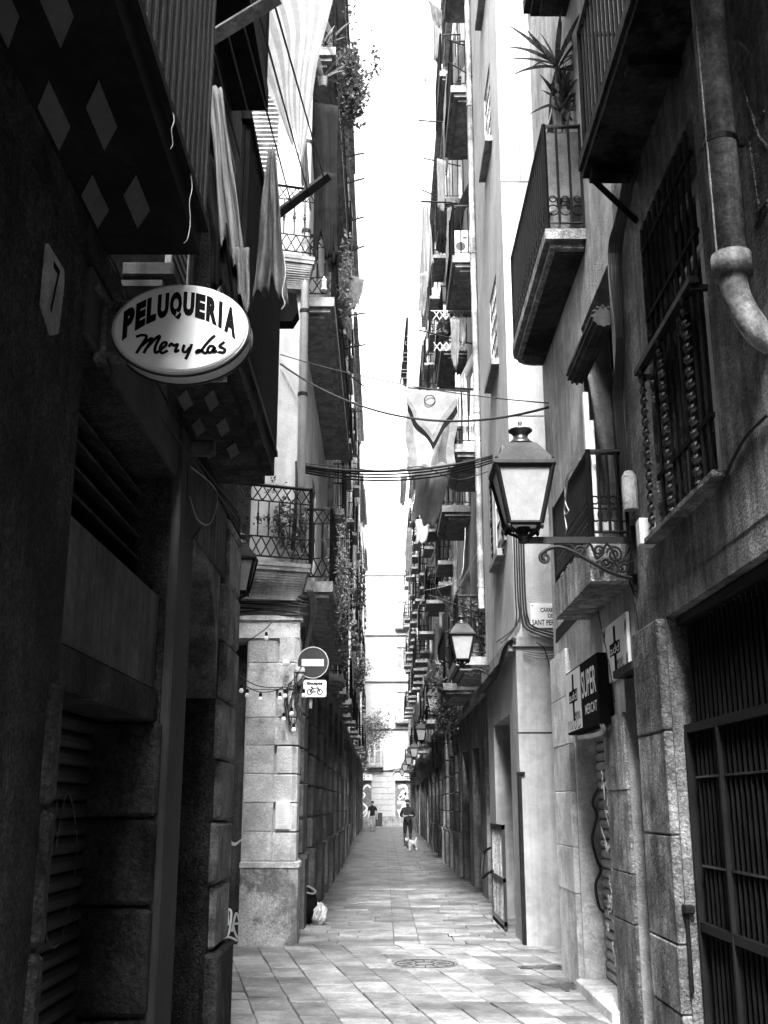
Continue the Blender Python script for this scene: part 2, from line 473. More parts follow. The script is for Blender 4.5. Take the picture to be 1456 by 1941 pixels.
while y < 83.5:
    d = rng.choice((0.26, 0.30, 0.34)) if y < 40 else 0.5
    x = -2.0 + rng.uniform(-0.3, 0.3)
    while x < 2.2:
        ln = rng.choice((0.42, 0.55, 0.68, 0.5))
        if x < 0.12 < x + ln + 0.15: ln = 0.12 - x if 0.12 - x > 0.12 else ln
        mt = 'paving'
        if abs(x - 0.12) < 0.02: ln = 0.30; mt = 'paving_light'
        gp = 0.005 if y < 26 else 0.008
        jd = rng.uniform(-0.003, 0.003)
        poly = [(x + gp, y + gp + jd), (x + ln - gp, y + gp + jd), (x + ln - gp, y + d - gp + jd), (x + gp, y + d - gp + jd)]
        slabs.append((area(poly) / y ** 2, poly, mt if rng.random() > 0.06 else 'paving_light'))
        x += ln
    y += d
slabs.sort(key=lambda t: -t[0])
for sc_, poly, mt in slabs[:296]:
    b = MB(); hz = 0.02 + rng.uniform(-0.005, 0.005); b.prism(poly, 0.0, hz, 0.005)
    obj('paving_slab', b, mt, ground)
b = MB()
for sc_, poly, mt in slabs[296:]: b.prism(poly, 0.0, 0.02 + rng.uniform(-0.0025, 0.0025))
obj('distant_paving_slabs', b, 'paving', ground, kind='stuff')

# manhole, drain covers, wet patches
mh = PZ(805, 1828, 0.02)
t = empty('manhole_cover', (mh.x, mh.y, 0.02), 'round iron manhole cover in a square frame at the crossing', 'manhole cover')
b = MB(); s_ = 0.38
for (x0, x1, y0, y1) in ((-s_, s_, -s_, -s_ + .04), (-s_, s_, s_ - .04, s_), (-s_, -s_ + .04, -s_ + .04, s_ - .04), (s_ - .04, s_, -s_ + .04, s_ - .04)):
    b.box(mh.x + x0, mh.x + x1, mh.y + y0, mh.y + y1, 0.0, 0.028)
obj('frame', b, 'paving', t)
b = MB(); b.lathe((mh.x, mh.y, 0.0), ((0.33, 0.0), (0.33, 0.026), (0.0, 0.026)), 28); obj('cover', b, 'paving', t)
b = MB()
for k in range(12):
    a = 6.283 * k / 12; b.tube([(mh.x + r * math.cos(a), mh.y + r * math.sin(a), 0.025) for r in (0.14, 0.26)], 0.007, 5)
b.tube([(mh.x + 0.30 * math.cos(6.283 * k / 28), mh.y + 0.30 * math.sin(6.283 * k / 28), 0.025) for k in range(28)], 0.007, 5, closed=True)
b.tube([(mh.x + 0.10 * math.cos(6.283 * k / 18), mh.y + 0.10 * math.sin(6.283 * k / 18), 0.025) for k in range(18)], 0.007, 5, closed=True)
obj('ribs', b, 'stone_dark', t)
for (px, py, w, d, lab) in ((879, 1773, 0.40, 0.22, 'small rectangular utility cover set in the paving beyond the manhole'),
                            (745, 1686, 0.95, 0.20, 'narrow drain grate across the middle gutter of the street')):
    q = PZ(px, py, 0.02)
    t = empty('drain_cover', q, lab, 'drain cover')
    b = MB(); b.box(q.x - w / 2, q.x + w / 2, q.y - d / 2, q.y + d / 2, 0.0, 0.024); obj('frame', b, 'iron', t)
    b = MB(); b.box(q.x - w / 2 + .02, q.x + w / 2 - .02, q.y - d / 2 + .02, q.y + d / 2 - .02, 0.012, 0.027); obj('lid', b, 'plinth_stone', t)
for (px, py, ra, rb, lab) in ((1035, 1834, .29, .22, 'dark wet streak on the slabs beside the stone pillar'), (1068, 1870, .19, .30, 'dark wet splash at the foot of the stone pillar')):
    q = PZ(px, py, .02); b = MB(); N = 64; ring = []
    for k in range(N):
        a = 6.28319 * k / N; f = 0.62 + .22 * math.sin(3 * a + px) + .16 * math.sin(7 * a + 1) + .14 * math.sin(13 * a + py) + rng.uniform(-.12, .12)
        ring.append((q.x + ra * f * math.cos(a), q.y + rb * f * math.sin(a), 0.0275))
    b.add([(q.x, q.y, .0275)] + ring + [(p[0], p[1], .015) for p in ring], [(0, 1 + k, 1 + (k + 1) % N) for k in range(N)] + [(1 + k, 1 + (k + 1) % N, N + 1 + (k + 1) % N, N + 1 + k) for k in range(N)])
    obj('wet_patch', b, 'wet', label=lab, cat='wet patch')

# ================================================================ builders shared by the houses
def railing(parent, path, z, h, style, near, m='iron', gap=0.11, hand=0.022):
    """balcony railing along a polyline of (x,y)"""
    P = [Vector((p[0], p[1], 0)) for p in path]
    solid = MB(); bal = []
    zt = z + h; zb = z + 0.07
    for zz, r in ((zt, hand), (zb, 0.012)):
        solid.tube([(p.x, p.y, zz) for p in P], r, 4)
    band = 0.20
    if style == 'lattice':
        for zz in (zt - band, zb + band + 0.05): solid.tube([(p.x, p.y, zz) for p in P], 0.010, 4)
    for i in range(len(P) - 1):
        a, e = P[i], P[i + 1]; L_ = (e - a).length
        if L_ < 0.04: continue
        for q in (a, e):
            solid.bar((q.x, q.y, z), (q.x, q.y, zt + 0.02), 0.03)
        n = max(1, round(L_ / gap))
        for k in range(1, n):
            bal.append(a.lerp(e, k / n))
        if style == 'lattice':
            nn = max(2, round(L_ / 0.13))
            for (z0, z1) in ((zt - band, zt), (zb, zb + band + 0.05)):
                for k in range(nn):
                    p, q = a.lerp(e, k / nn), a.lerp(e, (k + 1) / nn)
                    solid.bar((p.x, p.y, z0), (q.x, q.y, z1), 0.012); solid.bar((p.x, p.y, z1), (q.x, q.y, z0), 0.012)
        if style == 'scroll':
            for k in range(n):
                p = a.lerp(e, (k + 0.5) / n)
                d = (e - a).normalized()
                solid.tube([(p.x + d.x * 0.05 * math.cos(6.283 * j / 12), p.y + d.y * 0.05 * math.cos(6.283 * j / 12), zb + 0.13 + 0.05 * math.sin(6.283 * j / 12)) for j in range(12)], 0.007, 4, closed=True)
                solid.tube([(p.x + d.x * 0.03 * math.cos(6.283 * j / 10), p.y + d.y * 0.03 * math.cos(6.283 * j / 10), zb + 0.24 + 0.03 * math.sin(6.283 * j / 10)) for j in range(10)], 0.007, 4, closed=True)
    lo, hi = (zb + band + 0.05, zt - band) if style == 'lattice' else (zb, zt)
    knob = style in ('lattice', 'knob')
    def bm_(q):
        b = MB()
        if knob:
            md = (lo + hi) / 2
            b.lathe((q.x, q.y, 0), ((0.009, lo), (0.009, md - .07), (0.017, md - .055), (0.010, md - .04), (0.022, md - 0.015), (0.022, md + .015), (0.010, md + .04), (0.017, md + .055), (0.009, md + .07), (0.009, hi)), 6)
        else:
            b.bar((q.x, q.y, lo), (q.x, q.y, hi), 0.016)
        return b
    if near:
        first = None
        for q in bal:
            if first is None: first = obj('baluster', bm_(q), m, parent)
            else: inst('baluster', first, (q.x, q.y, lo), parent)
        return obj('railing', solid, m, parent)
    for q in bal:
        solid.bar((q.x, q.y, lo), (q.x, q.y, hi), 0.016)
        if knob: solid.box(q.x - .018, q.x + .018, q.y - .018, q.y + .018, (lo + hi) / 2 - .02, (lo + hi) / 2 + .02)
    return obj('railing', solid, m, parent)
def balcony(root, pl, u0, u1, z, depth, th=0.14, h=1.0, style='bars', near=False, m='slab_stone', rm='iron', mould=True, gap=0.11):
    b = MB()
    b.pbox(pl, u0, u1, z - th, z, -0.02, depth)
    if mould:
        b.pbox(pl, u0 + .05, u1 - .05, z - th - .07, z - th, -0.02, depth - .06)
        b.pbox(pl, u0 + .12, u1 - .12, z - th - .13, z - th - .07, -0.02, depth - .14)
    s = obj('balcony', b, m, root)
    e = 0.03
    path = [pl.pt(u0 + e, 0, 0.0)[:2], pl.pt(u0 + e, 0, depth - e)[:2], pl.pt(u1 - e, 0, depth - e)[:2], pl.pt(u1 - e, 0, 0.0)[:2]]
    railing(s, path, z, h, style, near, rm, gap)
    return s
def window(root, pl, u0, u1, v0, v1, d=0.14, fm='frame_dark', name='window', shutters=None, louvres=0, sm='shutter_green'):
    b = MB(); w = 0.055
    b.pbox(pl, u0, u0 + w, v0, v1, -d - .05, -d); b.pbox(pl, u1 - w, u1, v0, v1, -d - .05, -d)
    b.pbox(pl, u0 + w, u1 - w, v1 - w, v1, -d - .05, -d); b.pbox(pl, u0 + w, u1 - w, v0, v0 + w * 2, -d - .05, -d)
    c = (u0 + u1) / 2
    b.pbox(pl, c - .035, c + .035, v0 + 2 * w, v1 - w, -d - .045, -d - .004)
    if v1 - v0 > 1.6: b.pbox(pl, u0 + w, u1 - w, v1 - .5, v1 - .46, -d - .045, -d + .002)
    f = obj(name, b, fm, root)
    b = MB(); b.pbox(pl, u0 + .01, u1 - .01, v0 + .01, v1 - .01, -d - .034, -d - .028); obj('pane', b, 'glass_dark', f)
    if shutters:
        lw = (u1 - u0) / 2 - .02
        for sgn in (-1, 1):
            if shutters == 'open':
                uu = (u0 - lw, u0) if sgn < 0 else (u1, u1 + lw)
                dd = (0.01, 0.045)
            else:
                uu = (u0 + .005, c - .005) if sgn < 0 else (c + .005, u1 - .005)
                dd = (-d + .012, -d + .045)
            b = MB()
            b.pbox(pl, uu[0], uu[0] + .05, v0 + .03, v1 - .02, *dd); b.pbox(pl, uu[1] - .05, uu[1], v0 + .03, v1 - .02, *dd)
            for zz in (v0 + .03, (v0 + v1) / 2, v1 - .09): b.pbox(pl, uu[0] + .05, uu[1] - .05, zz, zz + .07, *dd)
            k = v0 + .1
            while k < v1 - .12:
                b.pbox(pl, uu[0] + .05, uu[1] - .05, k, k + .035, dd[0] + .008, dd[1] - .006); k += louvres or 0.07
            obj('shutter', b, sm, f)
    return f
def roller_shutter(root, pl, u0, u1, v0, v1, d, m='metal_shutter', pitch=0.085):
    """corrugated shutter: every slat a piece"""
    L_ = u1 - u0; b = MB(); prof = [(-0.5, 0.0), (-0.40, 0.018), (-0.15, 0.030), (0.15, 0.030), (0.40, 0.018), (0.5, 0.0)]
    vs = []
    for (a, dd) in prof:
        for uu in (u0, u1): vs.append(pl.pt(uu, v0 + pitch / 2 + a * pitch * 0.93, -d + dd))
    k = len(prof)
    b.add(vs, [(2 * i, 2 * i + 1, 2 * i + 3, 2 * i + 2) for i in range(k - 1)] + [tuple(2 * i for i in range(k)), tuple(2 * i + 1 for i in range(k))])
    bk = MB(); bk.pbox(pl, u0, u1, v0, v1, -d - .03, -d - 0.004)
    s = obj('roller_shutter', bk, 'black', root)
    first = obj('slat', b, m, s)
    z = v0 + pitch
    base = WL[first.name]
    while z < v1 - pitch * 0.5:
        inst('slat', first, base + Vector((0, 0, z - v0)), s); z += pitch
    return s
def cloth_fn(a, b_, c, d, waves, amp, nrm, wob=1.0):
    """hanging cloth between four corners (a,b top; c,d bottom) with folds along nrm"""
    a, b_, c, d, nrm = Vector(a), Vector(b_), Vector(c), Vector(d), Vector(nrm)
    ph = random.Random(int(a.x * 997 + a.z * 331)).uniform(0, 6)
    def f(u, v):
        vv = v * (1 + wob * .06 * math.sin(u * 7 + ph) + .04 * math.sin(u * 17 + 2 * ph))
        uu = u + wob * .10 * v * math.sin(2.6 * v + ph) * math.sin(math.pi * u) + .03 * math.sin(9 * v + ph + 5 * u)
        p = a.lerp(b_, uu).lerp(c.lerp(d, uu), vv)
        w1 = math.sin(u * waves * 6.283 + ph + 1.6 * math.sin(2.3 * v + ph) + .6 * math.sin(7 * v))
        w2 = math.sin(u * waves * 14 + 3 * v + 2 * ph) * math.sin(3.1 * v + ph); w3 = math.sin(11 * v + 6 * u + ph) * .25
        return p + nrm * amp * (0.3 + 0.7 * v) * (w1 + .45 * w2 + w3)
    return f

SHOPDOORS = ('metal_shutter_dark', 'wood_dark', 'frame_dark', 'black')  # near-black tones: darkness of the door recesses put into their colour
def townhouse(label, x, n, y0, y1, floors, H, bays, wm, bm, seed, style='bars', depth=0.42, doors=3, back=9.0, blocks=False,
              door_top=2.9, cat='house', win_h=2.35, fm='frame_dark', long_balc=False, open_front=False, skip=(), centres=None, bext=0.28, balc=True, base_top=None):
    rg = random.Random(seed)
    pl = Plane('x', x, n)
    y0, y1 = y0 + .004, y1 - .004
    root = empty('townhouse', (x - n * 0.5, (y0 + y1) / 2, 0), label, cat, 'balconied houses lining the street')
    L_ = y1 - y0
    if y0 > 20: floors = [f + rg.uniform(-.18, .18) for f in floors]
    z1 = base_top or floors[0] - 0.35
    dops = []; pw = L_ / doors
    for k in range(doors):
        w = pw * rg.uniform(0.52, 0.66); c = y0 + pw * (k + 0.5)
        dops.append((c - w / 2, c + w / 2, 0.0, door_top + rg.uniform(-.25, .1), 0.42))
    b = MB(); b.wall(pl, y0, y1, 0, z1, dops, 0.22)
    base = obj('base_wall', b, bm, root)
    for k, o in enumerate(dops):
        if rg.random() < 0.5 and y0 < 30:
            roller_shutter(root, pl, o[0], o[1], 0.02, o[3], 0.30, 'metal_shutter_dark', 0.11)
        else:
            d = MB(); d.pbox(pl, o[0], o[1], 0.0, o[3], -0.44, -0.40)
            dd = obj('door', d, rg.choice(SHOPDOORS), root)
            d = MB()
            for q in (0.12, 0.56):
                for zz in (0.25, 1.2): d.pbox(pl, o[0] + (o[1] - o[0]) * q, o[0] + (o[1] - o[0]) * (q + .32), zz, zz + 0.75, -0.40, -0.375)
            obj('door_panel', d, 'frame_dark', dd)
    if blocks:                                   # rusticated piers: each stone a piece
        edges = [y0] + [e for o in dops for e in (o[0], o[1])] + [y1]
        for k in range(0, len(edges), 2):
            a, e = edges[k], edges[k + 1]
            if e - a < 0.15: continue
            b = MB(); b.pbox(pl, a + .01, e - .01, 0, 0.9, 0.0, 0.13); b.pbox(pl, a + .0, e - .0, 0.9, 0.96, 0.0, 0.15)
            obj('pier_plinth', b, bm, root)
            zz = 0.97
            while zz < z1 - 0.2:
                hh = min(0.46, z1 - zz - .02)
                b = MB()
                p0 = pl.pt(a + .015, zz, 0.0); p1 = pl.pt(e - .015, zz + hh - .022, 0.09)
                b.cbox(min(p0[0], p1[0]), max(p0[0], p1[0]), p0[1], p1[1], p0[2], p1[2], 0.014)
                obj('stone_block', b, bm, root)
                zz += 0.46
    # upper wall
    wops = []; bw_ = L_ / bays
    for fi, z in enumerate(floors):
        for k in range(bays):
            if (fi, k) in skip: continue
            c = centres[k] if centres else y0 + bw_ * (k + 0.5); w = 0.95
            if z + win_h < H - .3: wops.append((c - w / 2, c + w / 2, z + 0.02, z + win_h))
    b = MB(); b.wall(pl, y0, y1, z1, H, wops, 0.2)
    for yy in ((y1,) if open_front else (y0, y1)): b.quad((x, yy, 0), (x - n * back, yy, 0), (x - n * back, yy, H), (x, yy, H))
    b.quad((x, y0, H), (x, y1, H), (x - n * back, y1, H), (x - n * back, y0, H))
    b.box(min(x - n * .6, x - n * back), max(x - n * .6, x - n * back), y0 + (.6 if open_front else .05), y1 - .05, 0, H - .05)
    obj('wall', b, wm, root)
    b = MB(); b.pbox(pl, y0, y1, z1 - .10, z1 + .06, 0.0, 0.09); obj('string_course', b, 'slab_stone', root)
    b = MB(); b.pbox(pl, y0, y1, H - .12, H + .1, 0.0, 0.32); b.pbox(pl, y0, y1, H - .3, H - .12, 0.0, 0.16); obj('cornice', b, 'slab_stone', root)
    for o in wops:
        sh = rg.choice((None, 'open', 'closed', None, 'closed'))
        window(root, pl, o[0], o[1], o[2], o[3], 0.13, fm if rg.random() < .7 else 'frame_white', shutters=sh, louvres=0.12)
    for fi, z in enumerate(floors):
        row = [o for o in wops if abs(o[2] - z - .02) < .004]
        if not row: continue
        if not balc:
            for o in row:
                b = MB(); b.pbox(pl, o[0] - .10, o[1] + .10, o[2] - .10, o[2] - .004, -0.15, .11); obj('window_sill', b, 'slab_stone', root)
                b = MB()
                for k in range(7): b.pbox(pl, o[0] + k * .158 - .008, o[0] + k * .158 + .008, o[2], o[3], -.03, -.014)
                for k in range(1, 5): b.pbox(pl, o[0], o[1], o[2] + k * (o[3] - o[2]) / 5 - .008, o[2] + k * (o[3] - o[2]) / 5 + .008, -.034, -.010)
                obj('window_grille', b, 'zinc', root)
            continue
        if long_balc:
            spans = [(row[0][0] - .25, row[-1][1] + .25)]
        else:
            spans = [(o[0] - bext, o[1] + bext) for o in row]
        for (a, e) in spans:
            if y0 > 20 and rg.random() < (0.26 if n > 0 else 0.16) and not long_balc: continue
            dd = (depth - 0.03 * fi) * (1.0 if y0 < 20 else rg.uniform(0.62, 1.05))
            s = balcony(root, pl, a, e, z, dd, th=0.14 if y0 < 25 else 0.10, style=style, near=False, gap=0.12 if y0 < 40 else 0.16, mould=y0 < 25)
            r = rg.random()
            if r < 0.40:                         # roll-up blind hung over the railing
                b = MB(); w = min(1.0, e - a - .2); aa = a + rg.uniform(.05, max(.06, e - a - w))
                p = [pl.pt(aa, z + 2.2, 0.02), pl.pt(aa + w, z + 2.2, 0.02), pl.pt(aa, z + 1.02, dd + .01), pl.pt(aa + w, z + 1.02, dd + .01)]
                b.quad(p[0], p[1], p[3], p[2])
                q = [pl.pt(aa, z + .35, dd + .02), pl.pt(aa + w, z + .35, dd + .02)]
                b.quad(p[2], p[3], q[1], q[0])
                obj('roll_blind', b, rg.choice(('blind', 'reed', 'blind', 'cloth_mid')), s)
            elif r < 0.50:
                b = MB(); aa = rg.uniform(a + .1, e - .7)
                b.pbox(pl, aa, aa + .55, z + .05, z + .5, .04, .28); obj('cooling_unit', b, 'frame_white', s)
    # drainpipe at the joint with the next house
    b = MB(); b.tube([pl.pt(y1 - .12, floors[0] - .3, .07), pl.pt(y1 - .12, H, .07)], 0.05, 8)
    for zz in range(5, int(H), 3): b.tube([pl.pt(y1 - .12, zz, .07), pl.pt(y1 - .12, zz + .06, .07)], 0.062, 8)
    obj('drainpipe', b, rg.choice(('pipe_white', 'zinc')), root)
    return root

# ================================================================ NEAR LEFT HOUSE (dark, with the hairdresser's sign)
LX = -1.22
pl = Plane('x', LX, 1)
L1 = empty('corner_house', (LX - .5, 4.0, 0), 'dark stuccoed corner house that carries the oval hairdresser sign', 'house')
ops = [(4.05, 5.93, 0.0, 3.42, 0.40), (6.47, 7.86, 0.0, 3.24, 0.30), (2.4, 3.5, 4.06, 6.4, 0.2), (5.9, 7.0, 4.12, 6.5, 0.2), (5.9, 7.0, 7.2, 9.5, 0.2)]
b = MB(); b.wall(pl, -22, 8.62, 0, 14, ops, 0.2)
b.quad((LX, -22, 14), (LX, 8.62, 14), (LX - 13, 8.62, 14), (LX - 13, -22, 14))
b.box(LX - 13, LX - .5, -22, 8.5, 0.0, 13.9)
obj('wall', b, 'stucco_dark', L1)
b = MB(); b.wall(Plane('y', 8.62, 1), LX - 13, LX, 0, 14, [(-4.0, -3.0, 0, 2.6)], 0.2); obj('side_wall', b, 'stone_mid', L1)
b = MB(); b.box(-4.0, -3.0, 8.44, 8.48, 0, 2.6); obj('door', b, 'wood_dark', L1)
# arch infill over the second doorway
b = MB(); N = 18; yc, aa, bb, sp = 7.05, 0.80, 0.86, 2.34
def arch(y):
    q = max(0.0, 1 - ((y - yc) / aa) ** 2); return sp + bb * math.sqrt(q)
for i in range(N):
    ya, yb = 6.47 + (7.86 - 6.47) * i / N, 6.47 + (7.86 - 6.47) * (i + 1) / N
    za, zb = arch(ya), arch(yb)
    b.quad((LX + .002, ya, za), (LX + .002, yb, zb), (LX + .002, yb, 3.24), (LX + .002, ya, 3.24))
    b.quad((LX + .002, ya, za), (LX + .002, yb, zb), (LX - .3, yb, zb), (LX - .3, ya, za))
obj('arch', b, 'quoin', L1)
roller_shutter(L1, pl, 6.49, 7.84, 0.0, 3.2, 0.26, 'metal_shutter_dark')
b = MB()
for ln in ([(0, 0), (0.02, 1)], [(.3, .5), (.36, .9), (.5, 1), (.62, .8), (.62, .3), (.5, .05), (.36, .2), (.3, .5)], [(.78, 0), (.80, 1)], [(.93, 0), (.86, .3), (.98, .55), (.9, .9), (1, 1), (1, .5), (.93, 0)]):
    strokes(b, [smooth_line(ln)], (LX - .222, 6.68, 2.22), (0, 1, 0), (0, 0, 1), 0.75, 0.30, 0.02)
obj('painted_number', b, 'graffiti_dark', L1)
# shop opening: board, beam, louvres above, shutter below
b = MB(); b.cbox(LX - .08, LX - .03, 4.12, 5.90, 2.20, 2.72, 0.008); obj('fascia_board', b, 'board', L1, label='weathered blank fascia board with streaks')
b = MB(); b.cbox(LX - .30, LX - .01, 4.05, 5.93, 2.03, 2.195, 0.01); obj('lintel', b, 'stone_dark', L1)
for k in range(5):
    z0 = 2.80 + k * 0.125
    b = MB(); b.add([(LX - .30, 4.06, z0 + .08), (LX - .30, 5.92, z0 + .08), (LX - .16, 5.92, z0), (LX - .16, 4.06, z0), (LX - .30, 4.06, z0 + .095), (LX - .30, 5.92, z0 + .095), (LX - .16, 5.92, z0 + .015), (LX - .16, 4.06, z0 + .015)],
                     ((0, 1, 2, 3), (4, 5, 6, 7), (0, 1, 5, 4), (2, 3, 7, 6))); obj('louvre', b, 'wood_dark', L1)
b = MB(); b.box(LX - .42, LX - .39, 4.05, 5.93, 2.2, 3.42); obj('louvre_back', b, 'black', L1)  # black sheet carries the shade behind the louvres
roller_shutter(L1, pl, 4.06, 5.92, 0.0, 2.05, 0.36, 'metal_shutter_dark')
b = MB()
strokes(b, [smooth_line(p) for p in ([(0, .2), (.1, .9), (.2, .3), (.3, .8), (.36, .2)], [(.42, .2), (.45, .8), (.6, .7), (.5, .4), (.62, .1)], [(.7, .9), (.68, .2), (.85, .1), (.95, .6), (.8, .95), (.72, .6)])], (LX - .325, 4.15, 0.9), (0, 1, 0), (0, 0, 1), 1.6, 0.8, 0.014)
obj('graffiti', b, 'graffiti_dark', L1)
for (za, zb, ya, yb) in ((0.0, 0.62, 3.90, 4.06), (0.64, 1.10, 3.96, 4.06), (1.12, 1.58, 3.97, 4.06), (1.60, 2.03, 3.94, 4.06)):
    b = MB(); b.cbox(LX - .36, LX + .03, ya, yb - .004, za, zb, 0.02); obj('jamb_stone', b, 'stone_dark', L1)
for (za, zb) in ((0.0, 0.55), (0.57, 1.08), (1.10, 1.52), (1.54, 2.03)):
    b = MB(); b.cbox(LX - .36, LX + .02, 5.86, 5.945, za, zb, 0.02); obj('jamb_stone', b, 'stone_dark', L1)
b = MB(); b.cbox(LX - .02, LX + .05, 5.955, 6.44, 0.0, 3.74, 0.012); obj('pilaster', b, 'plaster_smooth', L1)
b = MB(); b.cbox(LX - .01, LX + .025, 4.0, 6.44, 3.43, 3.74, 0.01); obj('frieze', b, 'plaster_smooth', L1)
# rusticated corner
z = 0.63; k = 0
b = MB(); b.cbox(LX - .05, LX + .09, 7.86, 8.66, 0.0, 0.61, 0.02); obj('plinth', b, 'stone_dark', L1)
while z < 3.70:
    hh = 0.43
    b = MB(); b.cbox(LX - .05, LX + .045 + rng.uniform(0, .012), 7.97 - (k % 2) * .08, 8.65, z, min(z + hh - .015, 3.7), 0.022); obj('stone_block', b, 'quoin', L1); z += hh; k += 1
for k in range(11):
    y0 = 6.46 + k * 0.135
    b = MB(); b.cbox(LX - .01, LX + .02, y0, y0 + .128, 3.25, 3.74, 0.006); obj('plank', b, 'wood_grey', L1)
b = MB(); b.box(LX, LX + .03, -4.0, 8.66, 3.745, 3.88); obj('cornice', b, 'stone_dark', L1)
window(L1, pl, 2.4, 3.5, 4.06, 6.4, fm='frame_white'); window(L1, pl, 5.9, 7.0, 4.12, 6.5, fm='frame_dark', shutters='open'); window(L1, pl, 5.9, 7.0, 7.2, 9.5)

# first balcony: tiled soffit, board railing
b = MB(); b.box(LX - .02, -0.80, 1.0, 4.22, 3.905, 4.03); b.box(-0.86, -0.77, 0.98, 4.25, 4.03, 4.07)
B1 = obj('balcony', b, 'soffit_black', L1, label='balcony with pale lozenge tiles set in its black underside')
for j in range(-3, 2):
    for (xa, xb) in ((-1.185, -1.105), (-1.02, -0.94)):
        y0 = 3.60 + j * 0.55
        if y0 < 1.1 or y0 > 3.75: continue
        for half in (0, 1):
            u0, u1 = half / 2, (half + 1) / 2
            def pq(u, v):
                return (xb + (xa - xb) * v, y0 + 0.25 * u + 0.14 * v)
            poly = [pq(u0, 0), pq(u1, 0), pq(u1, 1), pq(u0, 1)]
            b = MB(); b.prism([(p[0], p[1] + .002 * half) for p in poly], 3.900, 3.9045); obj('soffit_tile', b, 'tile_pale', B1)
first = None
y = 1.2
while y < 4.2:
    if first is None:
        b = MB(); b.box(-0.815, -0.790, y, y + .040, 4.07, 5.55); first = obj('rail_board', b, 'iron', B1); base = WL[first.name].copy(); yb0 = y
    else: inst('rail_board', first, base + Vector((0, y - yb0, 0)), B1)
    y += 0.108
b = MB(); b.box(-0.90, -0.885, 1.2, 4.16, 4.08, 5.5); obj('pale_backing', b, 'reed', B1)  # pale panel added for the light seen between the rail boards
b = MB(); b.box(-0.82, -0.78, 1.0, 4.24, 5.55, 5.60); b.box(-0.825, -0.785, 4.2, 4.24, 4.07, 5.55); obj('handrail', b, 'iron', B1)
for (pts) in ([(-.78, 3.4, 4.06), (-.765, 3.41, 4.01), (-.77, 3.40, 3.96), (-.765, 3.41, 3.91), (-.77, 3.40, 3.88)],
              [(-.78, 3.78, 4.06), (-.765, 3.80, 3.98), (-.77, 3.79, 3.90), (-.765, 3.80, 3.82), (-.77, 3.79, 3.74), (-.785, 3.79, 3.72)]):
    b = MB(); b.tube(smooth_line(pts), 0.0016, 4); obj('dangling_string', b, 'cable_light', B1)
# second balcony with corrugated screen
b = MB(); b.box(LX - .02, -0.80, 5.45, 7.50, 3.91, 4.06); b.box(LX - .02, -0.86, 5.5, 7.44, 3.83, 3.91); b.box(LX - .02, -0.78, 5.43, 7.52, 4.06, 4.10)
B2 = obj('balcony', b, 'stone_dark', L1, label='dark balcony with corrugated metal screen behind the oval sign')
for (xa, xb) in ((-1.17, -1.10), (-1.02, -0.95)):
    for y0 in (5.6, 6.05, 6.5):
        b = MB(); b.prism([(xb, y0), (xb, y0 + .22), (xa, y0 + .34), (xa, y0 + .12)], 3.824, 3.829); obj('soffit_tile', b, 'tile_pale', B2)
first = None; y = 5.5
while y < 7.46:
    if first is None:
        b = MB(); b.tube([(-0.80, y, 4.1), (-0.80, y, 5.45)], 0.022, 6); first = obj('screen_rib', b, 'black', B2); base = WL[first.name].copy(); yb0 = y
    else: inst('screen_rib', first, base + Vector((0, y - yb0, 0)), B2)
    y += 0.048
b = MB(); b.box(-0.825, -0.81, 5.46, 7.48, 4.1, 5.42); b.box(-0.83, -0.77, 5.44, 7.50, 5.45, 5.5); obj('screen_sheet', b, 'black', B2)
b = MB(); b.box(LX + .05, -0.82, 7.46, 7.475, 4.1, 5.42); obj('screen_end', b, 'black', B2)
# upper balcony, black underside
b = MB(); b.box(LX - .02, -0.93, 5.5, 7.5, 6.98, 7.15)
B3 = obj('balcony', b, 'soffit_black', L1)
railing(B3, [(LX, 5.55), (-.96, 5.55), (-.96, 7.45), (LX, 7.45)], 7.15, 1.0, 'bars', True)
# ledge above the oval sign, cables on the wall
b = MB(); b.cbox(LX - .02, -0.98, 4.55, 5.1, 3.98, 4.05, 0.008); b.box(LX - .02, -1.02, 4.5, 5.14, 3.90, 3.93); obj('ledge', b, 'wood_dark', L1)
for k, pts in enumerate(([PX(200, 470, -1.2), PX(225, 520, -1.19), PX(235, 600, -1.2)], [PX(345, 830, -1.19), PX(355, 900, -1.17), PX(350, 1000, -1.18), PX(351, 1075, -1.2)],
                         [PX(355, 880, -1.18), PX(410, 930, -1.10), PX(400, 990, -1.08), PX(375, 985, -1.1), PX(360, 940, -1.15)], [PX(360, 960, -1.17), PX(352, 1010, -1.17), PX(360, 1025, -1.16), PX(380, 1000, -1.12)],
                         [PX(300, 780, -1.2), PX(350, 850, -1.17), PX(400, 920, -1.15), PX(450, 985, -1.17)], [PX(310, 770, -1.21), PX(352, 840, -1.19), PX(400, 905, -1.18), PX(452, 970, -1.19)],
                         [PX(210, 560, -1.2), PX(250, 640, -1.2), PX(300, 740, -1.2), PX(345, 820, -1.2)])):
    b = MB(); b.tube(smooth_line([tuple(p) for p in pts]), 0.006 if k != 2 else 0.004, 5); obj('cable', b, 'cable_light' if k == 2 else 'cable', L1)
b = MB(); b.lathe(PX(385, 850, -1.1), ((0.0, -.07), (0.05, -.07), (0.055, 0.0), (0.05, .07), (0.0, .07)), 12, 'x'); obj('cable_drum', b, 'wood_grey', L1)
